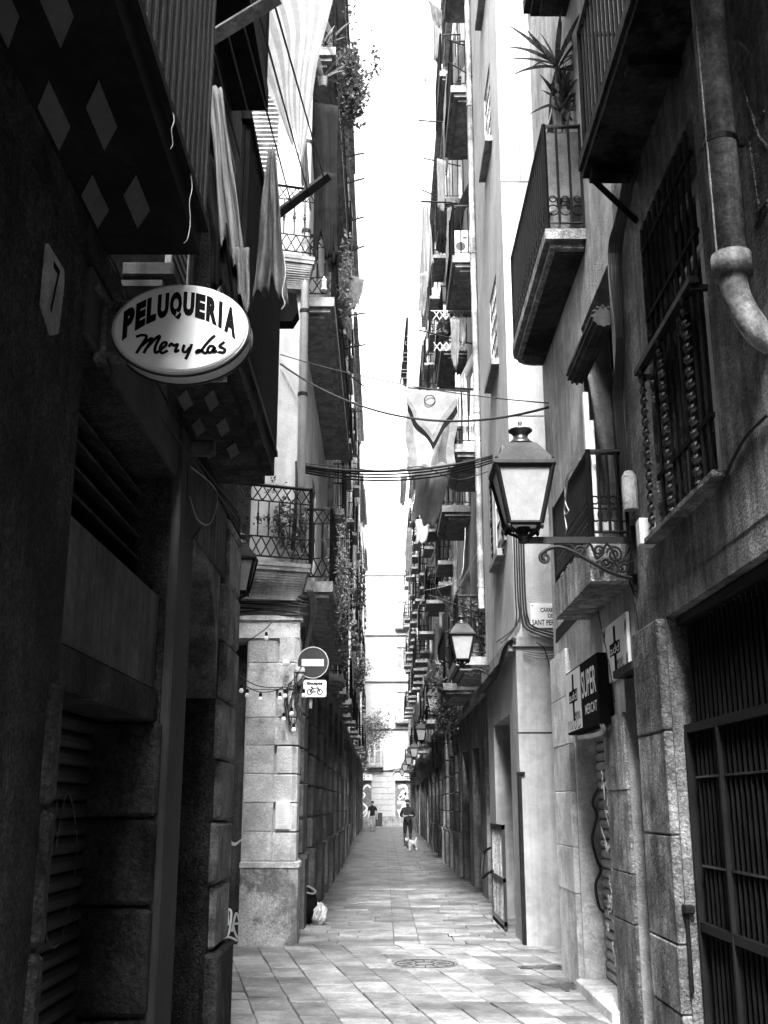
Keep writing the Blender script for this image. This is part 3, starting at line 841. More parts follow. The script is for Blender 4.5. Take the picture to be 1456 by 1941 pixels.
# house number plate
q = PX(105, 548, LX + .02)
b = MB(); b.pprism(pl, [(q.y - .10, q.z + .13), (q.y + .10, q.z + .13), (q.y + .115, q.z + .08), (q.y + .10, q.z - .13), (q.y + .03, q.z - .17), (q.y - .10, q.z - .11)], 0.002, 0.014)
HN = obj('number_plate', b, 'enamel', L1, label='worn enamel house number plate reading 7')
b = MB(); put_text(b, '7', (LX + .0155, q.y + .06 - .09, q.z - .10), (0, 1, 0), (0, 0, 1), 0.08, 0.20); obj('lettering', b, 'sign_black', HN)

# ================================================================ NEAR RIGHT HOUSE
RX = 1.78
pr_ = Plane('x', RX, -1)
R1 = empty('corner_house', (RX + .5, 5.0, 0), 'grey weathered corner house with barred window and supermarket box sign', 'house')
ops = [(3.9, 6.74, 0.0, 2.74, 0.35), (7.48, 8.02, 0.0, 2.5, 0.12), (8.78, 10.30, 0.0, 2.26, 0.24), (5.40, 6.72, 3.28, 5.46, 0.26), (7.75, 8.95, 3.46, 5.75, 0.30),
       (9.1, 10.4, 6.46, 8.7, 0.25), (4.6, 5.8, 6.05, 8.4, 0.25), (7.6, 8.6, 9.4, 11.6, .25)]
b = MB(); b.wall(pr_, 7.48, 11.25, 2.95, 14, [o for o in ops if o[0] > 7.4 and o[2] > 2.9 or o[0] == 7.2], 0.2); b.wall(pr_, 7.48, 11.25, 0, 2.95, [o for o in ops if o[0] > 7.4 and o[2] < 2.9], 0.2); obj('pale_wall', b, 'wall_right_light', R1, label='lighter plastered stretch of wall behind the supermarket sign')
b = MB(); b.wall(pr_, -22, 7.479, 0, 14, [o for o in ops if o[0] < 7.4 and o[0] != 7.2], 0.2)
b.quad((RX, -22, 14), (RX, 11.25, 14), (RX + 13, 11.25, 14), (RX + 13, -22, 14))
b.box(RX + .5, RX + 13, -22, 11.1, 0.0, 13.9)
obj('wall', b, 'wall_right', R1)
b = MB(); b.wall(Plane('y', 11.25, 1), RX, RX + 13, 0, 14, [(3, 4, 0, 2.6)], 0.2); obj('side_wall', b, 'wall_grey', R1)
b = MB(); b.box(3.0, 4.0, 11.04, 11.08, 0, 2.6); obj('door', b, 'wood_dark', R1)
# stone piers, every block a piece
def pier(y0, y1, zs, proud, m, c=0.007):
    for a, e in zip(zs, zs[1:]):
        b = MB(); b.cbox(RX - proud - rng.uniform(0, .008), RX + .02, y0 + rng.uniform(0, .006), y1 - rng.uniform(0, .006), a + .002, e - .002, c); obj('stone_block', b, m, R1)
pier(10.31, 11.28, (0.0, 0.82, 1.22, 1.72, 2.15, 2.6, 3.05), 0.045, 'stone_light')
pier(8.03, 8.77, (0.0, 0.78, 1.12, 1.70, 2.26), 0.022, 'stone_mid')
pier(6.76, 7.47, (0.0, 0.42, 0.80, 1.42, 2.04, 2.74), 0.05, 'stone_mid', 0.010)
b = MB(); b.cbox(RX + .005, RX + .24, 10.285, 10.305, 0.0, 2.25, 0.004); obj('door_reveal', b, 'stone_light', R1)
b = MB(); b.cbox(1.70, 2.03, 8.72, 10.29, 0.0, 0.11, 0.012); obj('doorstep', b, 'stone_light', R1, label='pale worn doorstep slab under the roller shutter')
sA = roller_shutter(R1, pr_, 8.79, 10.29, 0.11, 2.26, 0.22, 'metal_shutter')
b = MB()
G = random.Random(3)
lines = []
for k in range(46):
    x0, z0 = G.uniform(.0, .85), G.uniform(0.02, .95)
    lines.append(smooth_line([(x0 + G.uniform(0, .14), z0 + G.uniform(-.03, .06)) for _ in range(5)], 5))
strokes(b, lines, (RX + .183, 10.28, 0.15), (0, -1, 0), (0, 0, 1), 1.4, 2.05, 0.024); obj('graffiti', b, 'graffiti', sA)
b = MB(); b.tube(smooth_line([(RX + .20, 10.25, 1.75), (RX + .14, 10.26, 1.62), (RX + .17, 10.25, 1.5), (RX + .12, 10.26, 1.3), (RX + .15, 10.25, 1.12), (RX + .18, 10.25, 1.02), (RX + .13, 10.26, .9), (RX + .15, 10.25, .72), (RX + .2, 10.25, .66)]), .014, 6); obj('hose', b, 'cable', R1)
roller_shutter(R1, pr_, 7.49, 8.01, 0.0, 2.5, 0.10, 'metal_shutter', 0.095)
b = MB(); b.cbox(RX - .075, RX + .05, 7.46, 8.06, 2.5, 2.56, .006); obj('shutter_head', b, 'iron', R1)
# barred shop gate
b = MB(); b.box(RX + .33, RX + .36, 3.9, 6.74, 0, 2.74); gate = obj('gate', b, 'black', R1, label='black barred shop gate')  # black back panel stands in for the dark recess behind the bars
b = MB()
for (z0, z1) in ((2.68, 2.73), (2.02, 2.07), (0.89, 0.94), (0.02, 0.08)): b.box(RX + .06, RX + .12, 3.9, 6.72, z0, z1)
for y in (6.68, 6.05, 4.5): b.box(RX + .055, RX + .125, y, y + .03, 0.0, 2.03)
obj('gate_frame', b, 'iron', gate)
first = None; y = 4.0
while y < 6.6:
    if first is None:
        b = MB(); b.bar((RX + .09, y, .1), (RX + .09, y, 2.66), .018); first = obj('gate_bar', b, 'iron', gate); base = WL[first.name].copy(); yb0 = y
    else: inst('gate_bar', first, base + Vector((0, y - yb0, 0)), gate)
    y += 0.085
for z in (1.75, 1.25, 0.35):
    b = MB(); b.box(RX + .075, RX + .105, 3.95, 6.6, z, z + .012); obj('cross_bar', b, 'iron_shiny', gate)
b = MB(); b.cbox(RX - .02, RX + .04, 6.68, 6.80, 0.98, 1.03, .008); b.tube([(RX, 6.72, .98), (RX, 6.72, .55)], .012, 6); obj('gate_bolt', b, 'iron', gate)
b = MB(); b.add([(RX - .004, 3.9, 2.90), (RX - .004, 6.98, 2.90), (RX + .12, 6.74, 2.70), (RX + .12, 3.9, 2.70), (RX + .12, 3.9, 2.90), (RX + .12, 6.98, 2.90)], ((0, 1, 2, 3), (2, 3, 4, 5), (0, 1, 5, 4), (1, 2, 5), (0, 3, 4))); obj('lintel', b, 'wall_right', R1)
for k in range(4):
    b = MB(); y0 = 5.32 + k * .06; b.box(RX + .315, RX + .328, y0, y0 + .04, 1.52, 1.60); obj('price_card', b, 'sign_grey', gate)
# barred window with twisted bars
window(R1, pr_, 5.40, 6.72, 3.28, 5.46, 0.2, 'frame_white')  # white frame stands in for the slits of light between the bars
b = MB(); b.cbox(RX - .09, RX + .02, 5.30, 6.80, 3.23, 3.27, .006); sill = obj('window_sill', b, 'stone_mid', R1)
def twisted(name, parent, x, y, z0, z1, r=0.021, turns=15):
    b = MB(); N = turns * 8; vs = []
    for i in range(N + 1):
        a = 6.283 * turns / 2 * i / N; z = z0 + (z1 - z0) * i / N
        for k in range(4):
            rr = r * (1.25 if k % 2 == 0 else 0.62)
            vs.append((x + rr * math.cos(a + k * 1.5708), y + rr * math.sin(a + k * 1.5708), z))
    b.add(vs, [(i * 4 + k, i * 4 + (k + 1) % 4, i * 4 + 4 + (k + 1) % 4, i * 4 + 4 + k) for i in range(N) for k in range(4)])
    return obj(name, b, 'iron_shiny', parent)
for y in (6.58, 6.12, 5.56): twisted('twisted_bar', sill, RX - .085, y, 3.27, 4.36)
first = None
for k in range(9):
    y = 5.5 + k * 0.125
    if first is None:
        b = MB(); b.bar((RX - .02, y, 3.27), (RX - .02, y, 5.40), .018); first = obj('window_bar', b, 'iron_shiny', sill); base = WL[first.name].copy(); yb0 = y
    else: inst('window_bar', first, base + Vector((0, y - yb0, 0)), sill)
b = MB(); b.box(RX - .11, RX - .055, 5.36, 6.70, 4.36, 4.40); b.box(RX - .09, RX + .01, 6.66, 6.69, 4.33, 4.36); b.box(RX - .09, RX + .01, 5.38, 5.41, 4.33, 4.36)
obj('grille_rail', b, 'iron', sill)
b = MB()
for z in (3.6, 4.7, 5.2): b = MB(); b.box(RX - .032, RX - .008, 5.42, 6.6, z, z + .03); obj('grille_cross_bar', b, 'black', sill)
# high balcony on the near part, with strut, and relief bands on the wall
b = MB(); b.box(1.42, RX + .02, 2.6, 6.82, 5.93, 6.06); b.box(1.40, 1.46, 2.58, 6.84, 6.0, 6.09)
for k in range(4): b.box(1.46, RX, 3.2 + k * 1.15, 3.32 + k * 1.15, 5.86, 5.93)
T1 = obj('balcony', b, 'soffit_peeling', R1, label='balcony with peeling black underside and a diagonal strut')
railing(T1, [(RX, 2.7), (1.45, 2.7), (1.45, 6.78), (RX, 6.78)], 6.07, 1.05, 'bars', True)
b = MB(); b.bar((1.47, 6.76, 5.9), (RX, 6.76, 5.55), .035); obj('strut', b, 'iron', T1)
for pts in ([(1385, 60), (1420, 100), (1400, 140), (1440, 260), (1456, 280)], [(1370, 160), (1405, 110)], [(1415, 270), (1450, 210)], [(1422, 270), (1440, 400), (1456, 380)], [(1432, 430), (1456, 390)]):
    b = MB(); b.tube([tuple(PX(a, c_, RX)) for a, c_ in pts], 0.009, 6); obj('relief_band', b, 'wall_right', R1)
# big drainpipe with elbow
b = MB(); X0 = 1.66; pt = PX(1386, 492, X0)
b.tube([(X0, pt.y, 12.0), (X0, pt.y, pt.z)], 0.080, 16); DP = obj('drainpipe', b, 'zinc', R1, smooth=True)
for zz in (pt.z + .62, pt.z + 1.5): b = MB(); b.tube([(X0, pt.y, zz), (X0, pt.y, zz + .03)], 0.085, 16); b.box(X0, RX, pt.y - .012, pt.y + .012, zz, zz + .03); obj('pipe_bracket', b, 'iron', DP)
b = MB(); b.tube([(X0 - .076, pt.y - .03, pt.z), (X0 - .076, pt.y - .03, 9.0)], .005, 5); obj('pipe_seam', b, 'zinc', DP)
b = MB(); b.tube([(X0, pt.y, pt.z + .02), (X0, pt.y, pt.z - .09)], 0.094, 16); obj('pipe_collar', b, 'zinc', DP, smooth=True)
el = [(X0, pt.y, pt.z - .06), (X0 + .003, pt.y, pt.z - .14), (X0 + .02, pt.y - .003, pt.z - .23), (X0 + .055, pt.y - .01, pt.z - .32), (X0 + .10, pt.y - .015, pt.z - .39), (X0 + .17, pt.y - .02, pt.z - .45)]
b = MB(); b.tube(smooth_line(el), 0.066, 14); obj('pipe_elbow', b, 'zinc', DP, smooth=True)
# middle balcony (stone slab, railing) with dark doorway and rolled blind
bal = balcony(R1, pr_, 7.55, 9.22, 3.44, 0.30, th=0.30, h=0.68, style='scroll', near=True, mould=False, m='wall_right', gap=0.075)
window(R1, pr_, 7.75, 8.95, 3.46, 5.75, 0.24, 'frame_dark')
b = MB(); b.tube([(RX - .06, 7.75, 5.30), (RX - .06, 8.95, 5.30)], 0.085, 12)
for k in range(12):
    a = 6.283 * k / 12; b.tube([(RX - .06 + .085 * math.cos(a), 7.74, 5.30 + .085 * math.sin(a)), (RX - .06 + .085 * math.cos(a), 8.96, 5.30 + .085 * math.sin(a))], 0.012, 5)
obj('rolled_blind', b, 'wood_dark', R1)
# big upper balcony with rounded end
poly = [(RX + .02, 8.5), (1.42, 8.5), (1.42, 11.0), (1.45, 11.14), (1.53, 11.22), (1.64, 11.25), (RX + .02, 11.25)]
b = MB(); b.prism(poly, 6.40, 6.50); ins = [(RX + .02, 8.56), (1.47, 8.56), (1.47, 11.0), (1.49, 11.1), (1.56, 11.17), (1.64, 11.2), (RX + .02, 11.2)]; b.prism(ins, 6.34, 6.40)
BB = obj('balcony', b, 'wall_right', R1, label='deep balcony with one rounded end holding a yucca')
b = MB(); b.prism([(RX, 8.62), (1.52, 8.62), (1.52, 11.0), (1.58, 11.12), (RX, 11.15)], 6.332, 6.338); obj('soffit', b, 'soffit_peeling', BB)
railing(BB, [(RX, 8.53), (1.45, 8.53), (1.45, 10.98), (1.48, 11.1), (1.55, 11.18), (1.64, 11.22), (RX, 11.22)], 6.50, 1.05, 'scroll', True, gap=0.115)
b = MB(); b.box(1.47, RX - .01, 8.555, 8.57, 6.84, 7.51); obj('canvas_screen', b, 'cloth_grey', BB)
b = MB(); b.box(1.468, 1.478, 8.6, 11.0, 6.58, 7.48); obj('reed_screen', b, 'wood_dark', BB)
window(R1, pr_, 9.1, 10.4, 6.66, 8.7, 0.2, 'frame_dark')
window(R1, pr_, 4.6, 5.8, 6.05, 8.4, 0.2, 'frame_dark'); window(R1, pr_, 7.6, 8.6, 9.4, 11.6, 0.2, 'frame_dark')
b4 = balcony(R1, pr_, 6.6, 9.0, 9.30, 0.40, style='bars', near=True, m='soffit_peeling')
b = MB(); b.sheet(lambda u, v: (1.40 + .02 * math.sin(u * 40), 6.7 + .5 * u, 9.45 + 1.2 * v), 24, 2); obj('scalloped_awning', b, 'cloth_dark', b4)
# wall cables, junction boxes
def wcable(root, pts, r=0.008, m='cable', n=6):
    b = MB(); b.tube(smooth_line([tuple(p) for p in pts]), r, n); return obj('cable', b, m, root)
for k in range(7):
    o = k * 4
    wcable(R1, [PX(1235 - o * 1.2, 150 + o * 2, RX - .03), PX(1200 - o * 1.2, 350 + o * 2, RX - .03), PX(1178 - o, 480, RX - .03), PX(1183 - o * .6, 640, RX - .035), PX(1180 - o * .7, 760, RX - .03), PX(1188 - o * .5, 880, RX - .03), PX(1192 - o * .4, 960, RX - .03)], 0.007 + 0.003 * (k % 2))
for k in range(8):
    o = k * 3.2
    wcable(R1, [PX(1205, 1062 + o, RX - .03), PX(1165, 1085 + o * 1.2, RX - .035), PX(1120, 1120 + o * 1.2, RX - .03), PX(1085, 1160 + o, RX - .035), PX(1055, 1195 + o, RX - .03)], 0.011)
wcable(R1, [PX(1456, 785, RX - .015), PX(1420, 820, RX - .015), PX(1395, 860, RX - .015), PX(1370, 915, RX - .015)], .009)
wcable(R1, [PX(1190, 1090, RX - .02), PX(1205, 1140, RX - .02), PX(1212, 1190, RX - .02), PX(1214, 1215, RX - .02)], .008)
wcable(R1, [PX(1128, 1130, RX - .02), PX(1140, 1190, RX - .06), PX(1155, 1260, RX - .19), PX(1165, 1330, RX - .05)], .004)
q = PX(1194, 930, RX - .06)
b = MB(); b.lathe((q.x, q.y, q.z), ((0.0, -.14), (.052, -.14), (.056, 0), (.052, .10), (.03, .14), (0, .14)), 12); obj('cable_cover', b, 'stone_light', R1)
q = PX(1218, 1010, RX - .08)
b = MB(); b.cbox(q.x - .03, q.x + .08, q.y - .05, q.y + .05, q.z - .09, q.z + .09, .008); obj('junction_box', b, 'frame_white', R1)
q = PX(1150, 1000, RX - .05)
b = MB(); b.cbox(q.x - .03, q.x + .05, q.y - .04, q.y + .04, q.z - .05, q.z + .05, .006); obj('junction_box', b, 'frame_white', R1)
for (px, py, w, h) in ((1244, 1240, .05, .14), (1235, 1330, .05, .16)):
    q = PX(px, py, RX); b = MB(); b.cbox(RX - .02, RX, q.y - w, q.y + w, q.z - h, q.z + h, .005); obj('patch_plate', b, 'stone_mid', R1)

# ================================================================ SECOND LEFT HOUSE (no-entry corner)
L2 = townhouse('pale corner house with the no-entry sign and festoon bulbs on its stone pillar', -1.18, 1, 13.42, 21.5, [4.46, 8.6, 12.8, 17.0], 21.5, 3, 'wall_grey', 'base_stone', 11,
               style='lattice', depth=0.50, doors=4, blocks=True, long_balc=True, door_top=3.2, back=12, open_front=True)
pf = Plane('y', 13.4, -1)
b = MB(); b.wall(pf, -13, -1.06, 0, 21.5, [(-2.55, -1.70, 0, 3.56, 0.3), (-2.3, -1.72, 4.5, 7.0, .25), (-2.08, -1.50, 8.75, 11.5, .2)], .2); obj('front_wall', b, 'wall_white', L2)
b = MB(); b.box(-2.55, -1.70, 13.66, 13.70, 0, 3.56); dd = obj('door', b, 'wood_dark', L2)
b = MB(); strokes(b, [smooth_line(p) for p in ([(0, .2), (.2, .9), (.35, .6), (.2, .3), (.5, .2), (.6, .9), (.45, 1), (.5, .5)], [(.65, .3), (.8, .9), (.95, .6), (.7, .5), (.9, .1), (1, .4)], [(.1, 0), (.5, .12), (.9, 0)])], (-1.99, 13.655, .04), (1, 0, 0), (0, 0, 1), .28, .34, .025); obj('graffiti', b, 'graffiti', dd)
window(L2, pf, -2.3, -1.72, 4.5, 7.0, .2, 'frame_dark')
b = MB(); b.pbox(pf, -2.10, -1.48, 8.72, 11.55, -.06, -.04); lv = obj('louvred_shutter', b, 'frame_white', L2)
first = None
for k in range(38):
    z = 8.78 + k * .072
    if first is None:
        b = MB(); b.add([(-2.07, 13.36, z), (-1.51, 13.36, z), (-1.51, 13.44, z + .05), (-2.07, 13.44, z + .05), (-2.07, 13.36, z - .012), (-1.51, 13.36, z - .012)], ((0, 1, 2, 3), (0, 1, 5, 4))); first = obj('slat', b, 'frame_white', lv); base = WL[first.name].copy()
    else: inst('slat', first, base + Vector((0, 0, k * .072)), lv)
# stone corner pillar
def cpoly(x0, x1, y0, ch, y1=13.75): return [(x0, y0), (x1 - ch, y0), (x1, y0 + ch), (x1, y1), (x0, y1)]
b = MB(); b.prism(cpoly(-1.69, -1.015, 13.30, .07), 0.0, 0.88, .012); obj('pillar_plinth', b, 'plinth_stone', L2)
b = MB(); b.prism(cpoly(-1.70, -1.0, 13.29, .07), 0.88, 0.95, .015); obj('plinth_moulding', b, 'stone_light', L2)
z = 0.955; k = 0
while z < 3.5:
    hh = 0.335
    b = MB(); b.cbox(-1.68, -1.33, 13.365 + rng.uniform(0, .006), 13.6, z, z + hh - .006, .006); obj('stone_block', b, 'stone_light', L2)
    b = MB(); b.prism(cpoly(-1.325 + (k % 2) * .03, -1.045, 13.325 - rng.uniform(0, .012), .06), z + .004, z + hh - .012, .014); obj('stone_block', b, 'stone_light', L2)
    z += hh; k += 1
b = MB(); b.box(-2.7, -1.05, 13.335, 13.5, 3.60, 3.82); b.box(-2.72, -1.02, 13.30, 13.5, 3.82, 3.88); obj('lintel', b, 'stone_light', L2)
def corner_balcony(root, pts, z, h, lab, th=.10):
    poly = pts
    cx = sum(p[0] for p in pts) / len(pts); cy = max(p[1] for p in pts)
    b = MB(); b.prism(poly, z - th, z); b.prism([(cx + (p[0] - cx) * 1.015, cy + (p[1] - cy) * 1.03) for p in poly], z - .05, z + .004)
    NS = 12; tot = .34
    for k in range(NS):                          # ogee moulding in thin courses
        s_ = (k + .5) / NS; f = .94 - .42 * (s_ - .11 * math.sin(6.283 * s_))
        q = [(cx + (p[0] - cx) * (0.97 - .12 * s_), cy + (p[1] - cy) * f) for p in poly]
        b.prism(q, z - th - tot * (k + 1) / NS, z - th - tot * k / NS)
    s = obj('balcony', b, 'slab_stone', root, label=lab)
    railing(s, [pts[0]] + [(p[0], p[1] + .03) for p in pts[1:-1]] + [pts[-1]], z, h, 'lattice', True, gap=0.14)
    return s
corner_balcony(L2, [(-2.6, 13.39), (-2.6, 12.58), (-0.93, 13.18), (-0.93, 13.39)], 4.50, 0.98, 'balcony with crossed lattice railing above the festoon bulbs')
corner_balcony(L2, [(-2.2, 13.39), (-2.2, 12.90), (-0.95, 13.22), (-0.95, 13.39)], 8.78, 1.05, 'upper balcony with crossed lattice railing on the pale wall')
# white downpipe on the corner
b = MB(); b.tube([(-1.075, 13.32, 5.2), (-1.075, 13.32, 21.0)], .055, 12); P2 = obj('drainpipe', b, 'pipe_white', L2, smooth=True)
for zz in (6.8, 8.0, 9.2, 10.6, 12.0, 13.4):
    b = MB(); b.tube([(-1.075, 13.32, zz), (-1.075, 13.32, zz + .05)], .066, 12); obj('pipe_clamp', b, 'iron', P2)
for k in range(9):
    zz = 3.90 + k * .035
    wcable(L2, [(-2.6, 13.33 - .01 * (k % 3), zz + rng.uniform(-.02, .02)), (-1.9, 13.31, zz + rng.uniform(-.03, .03)), (-1.35, 13.31, zz + rng.uniform(-.03, .03)), (-.97, 13.29, zz - .05 + rng.uniform(-.03, .03)), (-.955, 13.6, zz - .02)], .011)
for k in range(4):
    wcable(L2, [(-.96 + .02 * k, 13.30, 4.2), (-.90 + .02 * k, 13.28, 3.95), (-.93, 13.29, 3.7 - .05 * k), (-.99, 13.28, 3.4 - .1 * k), (-1.05 - .02 * k, 13.27, 2.9)], .008)
wcable(L2, [(-1.13, 13.33, 5.9), (-1.12, 13.3, 5.5), (-1.16, 13.33, 4.7)], .03)

# ================================================================ SECOND RIGHT HOUSE (white corner) AND THE ROWS BEHIND
R2 = townhouse('white rendered corner house with the carved street name plate', 1.645, -1, 13.42, 17.3, [4.95, 7.75, 11.4, 14.3, 17.4], 21, 1, 'wall_white', 'base_plaster', 21, doors=1, door_top=2.75, back=12, open_front=True,
               centres=(14.85,), balc=False, win_h=1.4, base_top=3.55)
pg = Plane('y', 13.4, -1)
b = MB(); b.wall(pg, 1.645, 13, 3.62, 21, [], .2); obj('front_wall', b, 'wall_white', R2)
b = MB(); b.wall(pg, 1.645, 13, 0.0, 3.50, [], .2); obj('front_base', b, 'base_plaster', R2)
b = MB(); b.box(1.605, 13, 13.36, 13.5, 3.50, 3.62); obj('string_course', b, 'slab_stone', R2)
b = MB(); b.box(1.63, 2.6, 13.394, 13.41, 2.44, 2.452); obj('joint_line', b, 'black', R2)
for zz in (6.55, 10.05): b = MB(); b.box(1.645, 3.2, 13.396, 13.41, zz, zz + .012); obj('joint_line', b, 'iron', R2)
for xx, za, zb in ((1.86, 6.56, 10.05), (1.92, 10.06, 13.0)): b = MB(); b.box(xx, xx + .012, 13.396, 13.41, za, zb); obj('joint_line', b, 'zinc', R2)
b = MB(); b.box(1.62, 1.66, 13.37, 13.5, 0.02, 1.95); b.box(1.605, 1.70, 13.36, 13.42, 1.95, 1.98); obj('corner_guard', b, 'iron', R2)
ps = Plane('x', 1.70, -1)
for k in range(5):
    o = k * .06
    wcable(R2, [(1.665 + o * .5, 13.36, 5.55), (1.66 + o * .5, 13.35, 5.0), (1.655 + o * .5, 13.35, 4.2), (1.655 + o * .6, 13.33, 3.85), ((1.60 - o * .2) if k < 2 else 1.68 + o * .9, 13.32, 3.68 + .01 * k), ((1.45 - o) if k < 2 else 1.9 + o * 1.8, 13.31, 3.53 + .02 * k)], .012)
b = MB(); b.cbox(1.65, 1.82, 13.30, 13.395, 5.45, 5.65, .01); obj('junction_box', b, 'zinc', R2)
wcable(R2, [(1.62, 13.33, 3.58), (1.54, 13.6, 3.52), (1.56, 14.4, 3.42), (1.58, 15.4, 3.35), (1.58, 17, 3.3)], .03)
wcable(R2, [(1.9, 13.36, 3.55), (2.02, 13.36, 3.4), (2.10, 13.36, 2.8), (2.08, 13.36, 2.3)], .008)
for k in range(4): wcable(R2, [(1.72, 13.34, 3.46 - .02 * k), (1.95, 13.31, 3.44 - .035 * k), (2.3, 13.33, 3.45 - .02 * k)], .005)
# half-height iron gate in the doorway
b = MB()
gy0, gy1 = 14.75, 16.35
for (z0, z1) in ((.08, .14), (.62, .67), (1.28, 1.34)): b.box(1.55, 1.59, gy0, gy1, z0, z1)
for y in (gy0, gy1 - .05): b.box(1.55, 1.59, y, y + .05, .03, 1.34)
IG = obj('iron_gate', b, 'iron_shiny', R2)
for k in range(1, 9):
    y = gy0 + k * (gy1 - gy0) / 9; b = MB(); b.bar((1.57, y, .14), (1.57, y, 1.28), .022); obj('gate_bar', b, 'zinc', IG)
b = MB(); b.tube(smooth_line([(1.53, 15.9, .7), (1.45, 16.0, .65), (1.40, 16.2, .6), (1.45, 16.4, .9), (1.53, 16.2, 1.0)]), .02, 6); obj('gate_latch', b, 'iron', IG)

ROW_L = [(21.5, 29.5, -1.20, [4.3, 7.7, 11.0, 14.2, 17.2], 20.6, 3, 'wall_tan', 'base_stone', 'bars', 3), (29.5, 37.5, -1.27, [4.2, 7.5, 10.8, 14.0, 17.0], 21.0, 3, 'wall_grey', 'base_stone_b', 'knob', 3),
         (37.5, 46, -1.33, [4.4, 7.9, 11.3, 14.6], 19.6, 3, 'wall_pale', 'base_stone', 'bars', 3), (46, 55, -1.38, [4.1, 7.4, 10.6, 13.8, 16.8], 20.6, 3, 'wall_grey', 'base_stone_b', 'bars', 3),
         (55, 64, -1.43, [4.3, 7.6, 10.9, 14.0], 18.6, 3, 'wall_tan', 'base_stone', 'bars', 3), (64, 73, -1.48, [4.2, 7.6, 10.8, 14.0, 17.0], 20.6, 3, 'wall_pale', 'base_stone_b', 'bars', 3), (73, 80, -1.52, [4.2, 7.5, 10.8, 14.0], 18.8, 2, 'wall_grey', 'base_stone', 'bars', 2)]
ROW_R = [(17.3, 25.5, 1.78, [3.90, 7.52, 11.08, 14.6, 17.9], 21.5, 2, 'wall_pale', 'base_stone_b', 'bars', 3), (25.5, 33.5, 1.84, [4.1, 7.5, 10.8, 14.0, 17.2], 20.6, 3, 'wall_tan', 'base_stone_b', 'bars', 4),
         (33.5, 41.5, 1.88, [4.3, 7.7, 11.0, 14.2, 17.2], 21, 3, 'wall_grey', 'base_stone', 'knob', 3), (41.5, 50, 1.90, [4.0, 7.3, 10.5, 13.6, 16.6], 20.2, 3, 'wall_pale', 'base_stone_b', 'bars', 3),
         (50, 58.5, 1.90, [4.3, 7.6, 10.9, 14.0], 18.9, 3, 'wall_tan', 'base_stone', 'bars', 3), (58.5, 67, 1.90, [4.2, 7.5, 10.8, 14.0, 17.0], 20.8, 3, 'wall_grey', 'base_stone_b', 'bars', 3), (67, 80, 1.90, [4.2, 7.5, 10.8, 14.0, 17.0], 20.0, 4, 'wall_pale', 'base_stone', 'bars', 4)]
ORD = ('first', 'second', 'third', 'fourth', 'fifth', 'sixth', 'seventh', 'eighth')
HOUSES_L, HOUSES_R = [L2], [R2]
for i, (y0, y1, x, fl, H, bays, wm, bm, st, dr) in enumerate(ROW_L):
    HOUSES_L.append(townhouse(ORD[i] + ' balconied house beyond the no-entry corner house in the same row', x, 1, y0, y1, fl, H, bays, wm, bm, 100 + i, st, 0.34 if i % 2 else 0.38, dr, blocks=(i < 2)))
for i, (y0, y1, x, fl, H, bays, wm, bm, st, dr) in enumerate(ROW_R):
    HOUSES_R.append(townhouse(ORD[i] + ' balconied house beyond the white corner house in the same row', x, -1, y0, y1, fl, H, bays, wm, bm, 200 + i, st, 0.62 if i == 0 else 0.60, dr, blocks=(i in (1, 2)), fm='frame_dark', centres=(18.42, 22.3) if i == 0 else None, bext=.58 if i == 0 else .3))
# ================================================================ END HOUSE closing the street
pe = Plane('y', 84.0, -1)
EH = empty('end_house', (0, 84.4, 0), 'bright stone house closing the far end of the street', 'house')
eops = [(-2.6, -0.95, 0.35, 3.35, .25), (0.85, 2.5, 0.35, 3.35, .25), (-1.15, -0.25, 4.5, 6.6, .2), (1.0, 1.9, 7.8, 10.0, .2), (-2.4, -1.5, 7.8, 10.0, .2), (1.0, 1.9, 11.4, 13.5, .2), (-2.4, -1.5, 11.4, 13.5, .2), (1.0, 1.9, 15.0, 17.1, .2), (-2.4, -1.5, 15.0, 17.1, .2)]
b = MB(); b.wall(pe, -14, 14, 0, 19.4, eops, .2); b.box(-14, 14, 84.4, 95, 0, 19.3); b.quad((-14, 84, 19.4), (14, 84, 19.4), (14, 95, 19.4), (-14, 95, 19.4)); obj('wall', b, 'end_stone', EH)
for z in range(8):
    x = -0.93 + (z % 2) * .28 - .28
    while x < 0.83:
        w = 0.72
        x0, x1 = max(x, -0.93), min(x + w, 0.83)
        if x1 - x0 > .1: b = MB(); b.cbox(x0 + .01, x1 - .01, 83.96, 84.0, .72 + z * .42, .72 + z * .42 + .40, .012); obj('stone_block', b, 'end_stone', EH)
        x += w
b = MB(); b.box(-14, 14, 83.93, 84, 0, .70); obj('plinth', b, 'slab_stone', EH)
for z in (4.08, 7.2, 10.8, 14.4, 19.2): b = MB(); b.box(-14, 14, 83.85, 84, z, z + .18); obj('string_course', b, 'end_stone', EH)
